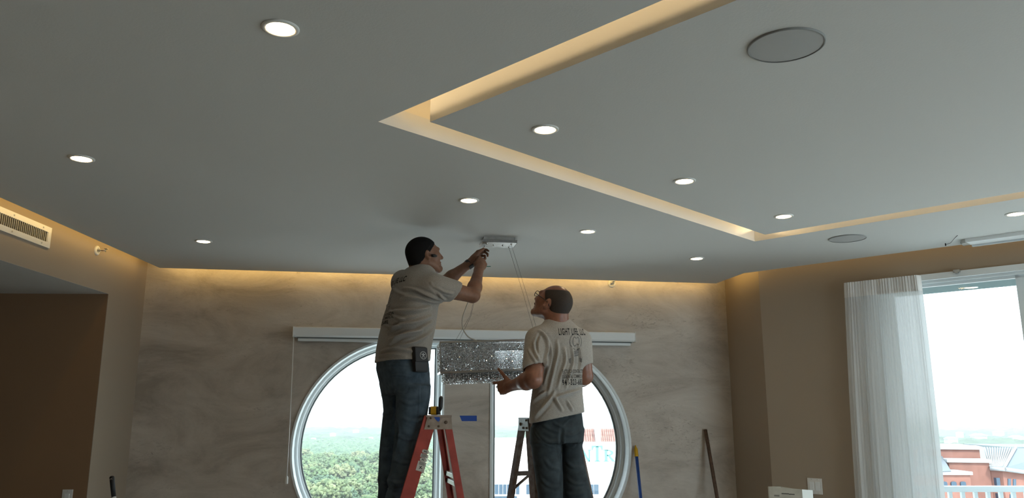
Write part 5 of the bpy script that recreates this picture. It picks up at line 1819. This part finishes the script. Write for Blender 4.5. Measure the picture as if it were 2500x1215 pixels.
# jeans
pel1 = [lev(py, l, r, Y0, 0.72, yaw1) for py, l, r in ((862, 919, 1046), (880, 917, 1047), (900, 916, 1049), (925, 922, 1051), (945, 929, 1051), (962, 934, 1050))]
Lf = [lev(py, l, r, 5.08 , 1.0, 70) for py, l, r in ((940, 929, 992), (970, 933, 990), (1000, 936, 986), (1050, 931, 978), (1100, 926, 968), (1150, 924, 963), (1170, 922, 964), (1185, 924, 962), (1215, 922, 962), (1262, 921, 962))]
Ln = [lev(py, l, r, 4.90, 1.0, 70) for py, l, r in ((940, 972, 1051), (970, 968, 1050), (1000, 967, 1045), (1050, 965, 1037), (1100, 960, 1027), (1150, 953, 1013), (1172, 944, 1008), (1186, 948, 1003), (1215, 940, 1000), (1262, 935, 996))]
f = Field(seg((P(895, 1000, 5).x, P(1070, 900, 5).x, 0.006)), seg((4.70, 5.30, 0.006)), seg((sole1 + 0.05, P(985, 858, Y0).z, 0.006)))
f.add(loft(pel1, yaw1, grow=-0.004), 0.0)
f.add(loft(Lf, 70, p=2.1), 0.03)
f.add(loft(Ln, 70, p=2.1), 0.02)
V, Q = f.mesh(); V = relax(V, Q, 3, 0.5)
V = folds(V, Q, [
    ([(962, 948), (966, 990), (969, 1040), (962, 1100)], 0.012, -0.012),
    ([(952, 918), (975, 915), (1003, 920)], 0.005, 0.003), ([(953, 918), (958, 945), (975, 957), (998, 955), (1003, 922)], 0.004, 0.003),
    ([(1025, 915), (1024, 960), (1022, 1010), (1014, 1060), (1004, 1110), (993, 1160)], 0.005, 0.0035),
    ([(975, 975), (1000, 985), (1030, 980)], 0.010, 0.005), ([(985, 1020), (1010, 1028), (1035, 1022)], 0.010, 0.005),
    ([(970, 1060), (995, 1072), (1025, 1066)], 0.010, 0.005), ([(962, 1120), (985, 1130), (1010, 1124)], 0.010, 0.006),
    ([(948, 1172), (975, 1178), (1005, 1172)], 0.008, 0.011), ([(944, 1188), (965, 1194), (998, 1186)], 0.008, 0.007), ([(940, 1206), (965, 1210), (995, 1203)], 0.008, 0.006),
    ([(924, 1172), (940, 1178), (960, 1172)], 0.008, 0.010), ([(922, 1192), (940, 1198), (955, 1190)], 0.008, 0.007),
    ([(930, 960), (945, 968), (960, 962)], 0.010, 0.005), ([(935, 1010), (950, 1018), (965, 1012)], 0.010, 0.005),
    ([(928, 1090), (945, 1098), (960, 1090)], 0.010, 0.005),
    ([(925, 895), (960, 890), (1000, 892)], 0.006, 0.003)], 0.6)
jean1 = to_mesh('jeans', V, Q, M_JEAN1, man1)
bj = BVHTree.FromPolygons(V.tolist(), Q.tolist())
for Yq, x in ((5.08, 942), (4.90, 968)):
    c = P(x, 1255, Yq); c.z = sole1
    Fb = az(76)
    g = Field(np.arange(c.x - 0.14, c.x + 0.26, 0.008), np.arange(c.y - 0.1, c.y + 0.14, 0.008), np.arange(sole1 - 0.01, sole1 + 0.2, 0.008))
    g.add(ell(c + Fb * 0.06 + Zv * 0.03, [0.15, 0.05, 0.055], (Fb, az(-14), Zv)), 0)
    g.add(rc(c + Zv * 0.04, c + Zv * 0.10, 0.046, 0.040), 0.03)
    g.cut(c + Zv * 0.002, -Zv)
    V2, Q2_ = g.mesh(); to_mesh('boot', V2, Q2_, M_BOOT, man1)
# belt pouch with a round emblem
loc, nn, i_, dd_ = bj.ray_cast(CAM, ray(1026, 905).normalized())
pn = Vector((nn.x, nn.y, 0)).normalized()
pr_ = Zv.cross(pn).normalized() * -1
if pr_.x < 0: pr_ = -pr_
pc = P(1025, 877, (loc + pn * 0.035).y)
pz = (Zv - pr_ * 0.10).normalized()
axp = (pr_, pn, pz)
pouch = MB().box(pc, (0.094, 0.04, 0.155), axp, 0.012).build('tool_pouch', M_BLACK, man1)
MB().box(pc + pn * 0.018 + pz * 0.028, (0.090, 0.014, 0.088), axp, 0.006).build('flap', mat('pouch_flap', (0.026, 0.026, 0.030), 0.6), pouch)
ec = pc + pn * 0.0262 + pz * 0.024 + pr_ * 0.01
def ep(x, y): return ec + pr_ * x + pz * y
mb = MB()
for a0 in range(0, 360, 15):
    t0, t1 = math.radians(a0), math.radians(a0 + 15)
    mb.poly([ep(0.024 * math.cos(t0), 0.024 * math.sin(t0)), ep(0.024 * math.cos(t1), 0.024 * math.sin(t1)), ep(0.0205 * math.cos(t1), 0.0205 * math.sin(t1)), ep(0.0205 * math.cos(t0), 0.0205 * math.sin(t0))], 0.0008, pn)
for q in ([(-.015, .010), (-.004, .006), (-.003, .002), (-.012, .003)], [(.015, .010), (.004, .006), (.003, .002), (.012, .003)], [(-.004, .009), (.004, .009), (.005, -.004), (-.005, -.004)],
          [(-.005, -.004), (-.001, -.004), (-.006, -.015), (-.010, -.013)], [(.005, -.004), (.001, -.004), (.006, -.015), (.010, -.013)], [(-.003, .010), (.003, .010), (.003, .015), (-.003, .015)]):
    mb.poly([ep(*w_) for w_ in q], 0.0008, pn)
mb.build('round_emblem', mat('emblem_grey', (0.42, 0.42, 0.42), 0.6), pouch)
# wrist watch on the raised left wrist
wd = (wrL - elL).normalized()
wp = wrL - wd * 0.018
MB().lathe([(0.032, -0.011), (0.0345, -0.010), (0.0345, 0.010), (0.032, 0.011)], wp, wd, 24).build('watch_strap', M_BLACK, man1)
wn = (Vector((0.2, -0.6, -0.75))); wn = (wn - wd * wn.dot(wd)).normalized()
MB().box(wp + wn * 0.036, (0.036, 0.030, 0.008), (wd, wd.cross(wn), wn), 0.003).build('watch_case', mat('watch_glass', (0.05, 0.045, 0.05), 0.2), man1)

# ================================================================== the bald man looking on
yaw2 = -22.0
Y2m = 4.72
F2, Rr2 = az(yaw2), az(yaw2 + 90)
sole2 = S2[2]
man2 = empty('person', Vector((P(1375, 1200, 4.8).x, 4.8, sole2)), 'bald person with glasses and pale tee beside the brown ladder, one hand held out', 'person')
torso2 = [lev(py, l, r, Y2m, 0.70, yaw2) for py, l, r in ((1040, 1292, 1430), (1020, 1293, 1428), (990, 1295, 1425), (960, 1299, 1422), (920, 1304, 1421), (880, 1310, 1423), (850, 1312, 1425),
          (830, 1312, 1425), (818, 1313, 1424), (808, 1315, 1419), (799, 1318, 1412), (791, 1323, 1404), (784, 1328, 1397), (777, 1333, 1389), (771, 1340, 1382))]
sL2 = P(1313, 829, Y2m - 0.06); sR2 = P(1417, 831, Y2m + 0.06)
eL2, wL2 = P(1302, 925, 4.57), P(1249, 941, 4.75)
eR2, wR2 = P(1426, 918, 4.79), P(1405, 935, 5.02)
hd2 = Head(P(1350, 743, Y2m), -57, 31, 0, 1.06)
bx = seg((P(1190, 940, 4.85).x, P(1275, 940, 4.75).x, 0.0035), (P(1275, 940, 4.75).x, P(1460, 900, 4.7).x, 0.0052))
f = Field(bx, seg((4.48, 4.72, 0.0055), (4.72, 4.98, 0.0038), (4.98, 5.16, 0.006)), seg((sole2 + 0.02, 1.74, 0.012), (1.74, 1.92, 0.0036), (1.92, 2.13, 0.010), (2.13, 2.46, 0.004)))
hd2.build(f)
nb2 = P(1359, 778, Y2m)
f.add(rc(nb2, hd2.L(0, -0.035, -0.045), 0.066, 0.060), 0.02)
f.add(rc(nb2, nb2 - Zv * 0.08, 0.064, 0.08), 0.03)
f.add(loft(torso2, yaw2, grow=-0.028, zbot=P(1360, 1000, Y2m).z), 0.0)
f.add(ell(P(1361, 1020, Y2m), [0.105, 0.07, 0.09], (Rr2, F2, Zv)), 0.03)
for a, b, c, r_ in ((sL2, eL2, wL2, 1.02), (sR2, eR2, wR2, 1.0)):
    f.add(rc(a, b, 0.061 * r_, 0.053 * r_), 0.03)
    m_ = b + (c - b) * 0.3
    f.add(rc(b, m_, 0.051 * r_, 0.050 * r_), 0.015)
    f.add(rc(m_, c, 0.049 * r_, 0.030 * r_), 0.02)
dh = Vector((-0.80, 0.55, -0.12))
add_hand(f, wL2, dh, Vector((0.05, 0.0, 1.0)), True, [(0.10, 0.55, 0.5), (0.75, 0.7, 0.5), (0.85, 0.75, 0.5), (0.9, 0.8, 0.5)], 0.06, 0.06, tdir=Vector((-0.62, 0.12, 0.78)), sc=1.0)
add_hand(f, wR2, Vector((-0.35, 0.9, 0.0)), Vector((-0.2, 0.1, 1.0)), False, [(0.3, 0.4, 0.3)] * 4, 0.03, 0.2)
for (hx, hy_, kx, ky, ax_, ay_, Yq) in ((1330, 1050, 1338, 1215, 1345, 1395, 4.72), (1393, 1050, 1405, 1215, 1415, 1395, 4.79)):
    f.add(rc(P(hx, hy_, Yq), P(kx, ky, Yq), 0.052, 0.042), 0.01)
    f.add(rc(P(kx, ky, Yq), P(ax_, ay_, Yq), 0.040, 0.030), 0.01)
V, Q = f.mesh(); V = relax(V, Q, 1, 0.4)
to_mesh('body', V, Q, M_SKIN2, man2)
lo, hi = hd2.skull(0.02)[1:]
f = Field(np.arange(lo[0] - 0.02, hi[0] + 0.02, 0.003), np.arange(lo[1], hi[1], 0.003), np.arange(lo[2] - 0.05, hi[2], 0.003))
hd2.hair(f, front=0.75, off=-0.004, g=0.0018, top=(0.088, 0.50), jit=0.0)
V, Q = f.mesh(); V = relax(V, Q, 1, 0.4)
h2 = to_mesh('hair', V, Q, M_HAIR2, man2)
f = Field(np.arange(lo[0] - 0.06, hi[0], 0.003), np.arange(lo[1] - 0.02, hi[1] + 0.06, 0.003), np.arange(lo[2] - 0.06, hi[2], 0.004))
f.add(ell(hd2.L(0, 0.092, -0.090), [0.022, 0.016, 0.022], hd2.fr), 0.0)
f.add(rc(hd2.L(-0.022, 0.096, -0.045), hd2.L(0.022, 0.096, -0.045), 0.008, 0.008), 0.006)
V, Q = f.mesh(); V = relax(V, Q, 1, 0.4)
to_mesh('goatee', V, Q, mat('grey_stubble', (0.10, 0.075, 0.06), 0.8), man2)
# glasses
gl = MB()
for q in (-1, 1):
    pts = [hd2.L(q * 0.034 + 0.024 * math.cos(t), 0.112 - 0.006 * abs(math.cos(t)), 0.012 + 0.017 * math.sin(t)) for t in [2 * math.pi * k / 16 for k in range(17)]]
    gl.tube(pts, 0.0019, 6)
    gl.tube([hd2.L(q * 0.058, 0.105, 0.016), hd2.L(q * 0.075, 0.085, 0.017), hd2.L(q * 0.083, 0.02, 0.014), hd2.L(q * 0.083, -0.012, 0.010), hd2.L(q * 0.080, -0.032, -0.008)], 0.0021, 6)
gl.tube([hd2.L(-0.010, 0.111, 0.016), hd2.L(0, 0.114, 0.019), hd2.L(0.010, 0.111, 0.016)], 0.0019, 6)
glo = gl.build('glasses', M_BLACK, man2)
for q in (-1, 1):
    MB().add([hd2.L(q * 0.034 + 0.023 * math.cos(t), 0.110, 0.012 + 0.016 * math.sin(t)) for t in [2 * math.pi * k / 16 for k in range(16)]], [tuple(range(16))]).build('lens', M_GLASS, glo)

f = Field(seg((P(1255, 900, 4.6).x, P(1465, 850, 4.8).x, 0.0058)), seg((4.44, 5.04, 0.0058)), seg((P(1360, 1042, Y2m).z, P(1360, 775, Y2m).z + 0.03, 0.0058)))
f.add(loft(torso2, yaw2), 0.0)
slL2 = sL2 + (eL2 - sL2) * 0.70; slR2 = sR2 + (eR2 - sR2) * 0.62
g = f.like()
g.add(rc(sL2, slL2, 0.078, 0.073), 0.0)
g.add(rc(sR2, slR2, 0.070, 0.064), 0.0)
disc_cut(g, slL2 + (slL2 - sL2).normalized() * 0.01, eL2 - sL2 + Vector((0.08, 0, 0.0)))
disc_cut(g, slR2 + (slR2 - sR2).normalized() * 0.01, eR2 - sR2)
g.sub(rc(slL2 - (eL2 - sL2).normalized() * 0.03, eL2, 0.060, 0.060), 0.004)
g.sub(rc(slR2 - (eR2 - sR2).normalized() * 0.03, eR2, 0.055, 0.055), 0.004)
f.union(g, 0.045)
f.sub(rc(nb2 + Zv * 0.010, hd2.L(0, -0.035, -0.045), 0.071, 0.066), 0.006)
hl, hr = P(1293, 1034, Y2m - 0.06), P(1427, 1006, Y2m + 0.05)
hn_ = (hr - hl).cross(Vector((0, 1, 0))).normalized()
if hn_.z > 0: hn_ = -hn_
f.cut(hl, hn_)
pel2 = [lev(py, l, r, Y2m + 0.01, 0.72, yaw2) for py, l, r in ((985, 1303, 1420), (1005, 1302, 1421), (1030, 1300, 1424), (1055, 1297, 1426), (1080, 1296, 1424))]
f.sub(loft(pel2, yaw2, grow=0.002, ztop=P(1360, 1012, Y2m).z, zbot=P(1360, 1080, Y2m).z))
V, Q = f.mesh(); V = relax(V, Q, 2, 0.5)
V = folds(V, Q, [
    ([(1316, 806), (1332, 825), (1337, 850), (1331, 885), (1322, 915)], 0.009, 0.008),
    ([(1326, 812), (1342, 838), (1345, 870), (1338, 905), (1330, 935)], 0.009, 0.006),
    ([(1360, 832), (1362, 860), (1354, 895), (1346, 930), (1338, 965)], 0.009, 0.007),
    ([(1378, 850), (1380, 880), (1371, 910), (1362, 945)], 0.009, 0.006),
    ([(1396, 845), (1399, 880), (1390, 915), (1382, 945)], 0.009, 0.005),
    ([(1412, 840), (1417, 875), (1414, 905)], 0.009, 0.006),
    ([(1305, 1020), (1322, 1000), (1340, 978), (1353, 958)], 0.010, 0.009),
    ([(1420, 950), (1395, 957), (1370, 965), (1354, 970)], 0.009, 0.007),
    ([(1354, 968), (1362, 985), (1372, 1000)], 0.009, 0.007), ([(1385, 980), (1392, 992), (1398, 1000)], 0.008, 0.006),
    ([(1300, 985), (1315, 970), (1335, 955)], 0.009, 0.007),
    ([(1303, 835), (1308, 858), (1316, 880)], 0.008, 0.005), ([(1290, 850), (1298, 868), (1310, 885)], 0.008, 0.005),
    ([(1318, 812), (1309, 840), (1312, 868)], 0.007, -0.005)])
tee2 = to_mesh('t_shirt', V, Q, M_TEE2, man2)
bv = BVHTree.FromPolygons(V.tolist(), Q.tolist())
vw = Vector((0.0, 1.0, 0.0))
def atp(px, py): return P(px, py, Y2m)
tr2 = (az(yaw2 + 90) + Zv * 0.045).normalized()
text_on(None, 'LIGHT LIFE, LLC', 0.056, atp(1385, 813) , tr2, Zv, F2, M_PRINT, tee2, bv, bold=0.0014, squash=0.40)
shapes_on(BULB, atp(1393, 850), tr2, Zv, F2, M_FADE, tee2, bv, 'bulb_emblem')
text_on(None, 'ELECTRICAL CONTRACTOR', 0.031, atp(1387, 908), tr2, Zv, F2, M_PRINT, tee2, bv, squash=0.36, bold=0.0002)
text_on(None, 'RESIDENTIAL COMMERCIAL', 0.031, atp(1386, 920), tr2, Zv, F2, M_PRINT, tee2, bv, squash=0.36, bold=0.0002)
text_on(None, '941-323-6833', 0.046, atp(1389, 934), tr2, Zv, F2, M_PRINT, tee2, bv, bold=0.001, squash=0.52)

Ll = [lev(py, l, r, Yq, 1.0, -22) for py, l, r, Yq in ((1045, 1297, 1366, 4.71), (1070, 1296, 1367, 4.71), (1100, 1298, 1370, 4.71), (1150, 1305, 1372, 4.72), (1215, 1314, 1374, 4.74), (1300, 1318, 1376, 4.75), (1400, 1318, 1376, 4.76))]
Lr = [lev(py, l, r, Yq, 1.0, -22) for py, l, r, Yq in ((1045, 1366, 1426, 4.77), (1070, 1369, 1423, 4.77), (1100, 1371, 1421, 4.77), (1150, 1371, 1431, 4.79), (1215, 1374, 1446, 4.81), (1300, 1382, 1450, 4.83), (1400, 1384, 1448, 4.84))]
f = Field(seg((P(1280, 1100, 4.7).x, P(1480, 1100, 4.8).x, 0.006)), seg((4.50, 5.02, 0.006)), seg((sole2 + 0.05, P(1360, 982, Y2m).z, 0.006)))
f.add(loft(pel2, yaw2, grow=-0.003), 0.0)
f.add(loft(Ll, -22, p=2.1), 0.025)
f.add(loft(Lr, -22, p=2.1), 0.015)
V, Q = f.mesh(); V = relax(V, Q, 3, 0.5)
V = folds(V, Q, [
    ([(1372, 1045), (1370, 1080), (1371, 1130), (1372, 1180), (1374, 1214)], 0.010, -0.012),
    ([(1376, 1035), (1390, 1022), (1408, 1012)], 0.007, 0.006), ([(1374, 1042), (1360, 1036), (1350, 1030)], 0.007, 0.006),
    ([(1368, 1055), (1345, 1048), (1325, 1035)], 0.009, 0.006), ([(1368, 1075), (1345, 1080), (1320, 1065)], 0.010, 0.007),
    ([(1302, 1040), (1312, 1065), (1335, 1085), (1355, 1092)], 0.005, 0.004),
    ([(1378, 1060), (1395, 1062), (1415, 1052)], 0.009, 0.006), ([(1380, 1085), (1398, 1090), (1415, 1075)], 0.009, 0.006),
    ([(1330, 1120), (1345, 1140), (1366, 1145)], 0.010, 0.006), ([(1318, 1165), (1340, 1185), (1368, 1190)], 0.010, 0.006),
    ([(1382, 1125), (1400, 1140), (1422, 1140)], 0.010, 0.006), ([(1384, 1165), (1405, 1180), (1432, 1178)], 0.010, 0.007), ([(1378, 1200), (1400, 1208), (1430, 1200)], 0.010, 0.006)], 0.45)
jean2 = to_mesh('jeans', V, Q, M_JEAN2, man2)
for Yq, x in ((4.76, 1347), (4.84, 1416)):
    c = P(x, 1400, Yq); c.z = sole2
    Fb = az(-20)
    g = Field(np.arange(c.x - 0.14, c.x + 0.12, 0.008), np.arange(c.y - 0.12, c.y + 0.26, 0.008), np.arange(sole2 - 0.01, sole2 + 0.2, 0.008))
    g.add(ell(c + Fb * 0.06 + Zv * 0.03, [0.05, 0.15, 0.055], (az(70), Fb, Zv)), 0)
    g.add(rc(c + Zv * 0.04, c + Zv * 0.10, 0.046, 0.040), 0.03)
    g.cut(c + Zv * 0.002, -Zv)
    V2, Q2_ = g.mesh(); to_mesh('boot', V2, Q2_, M_BOOT, man2)
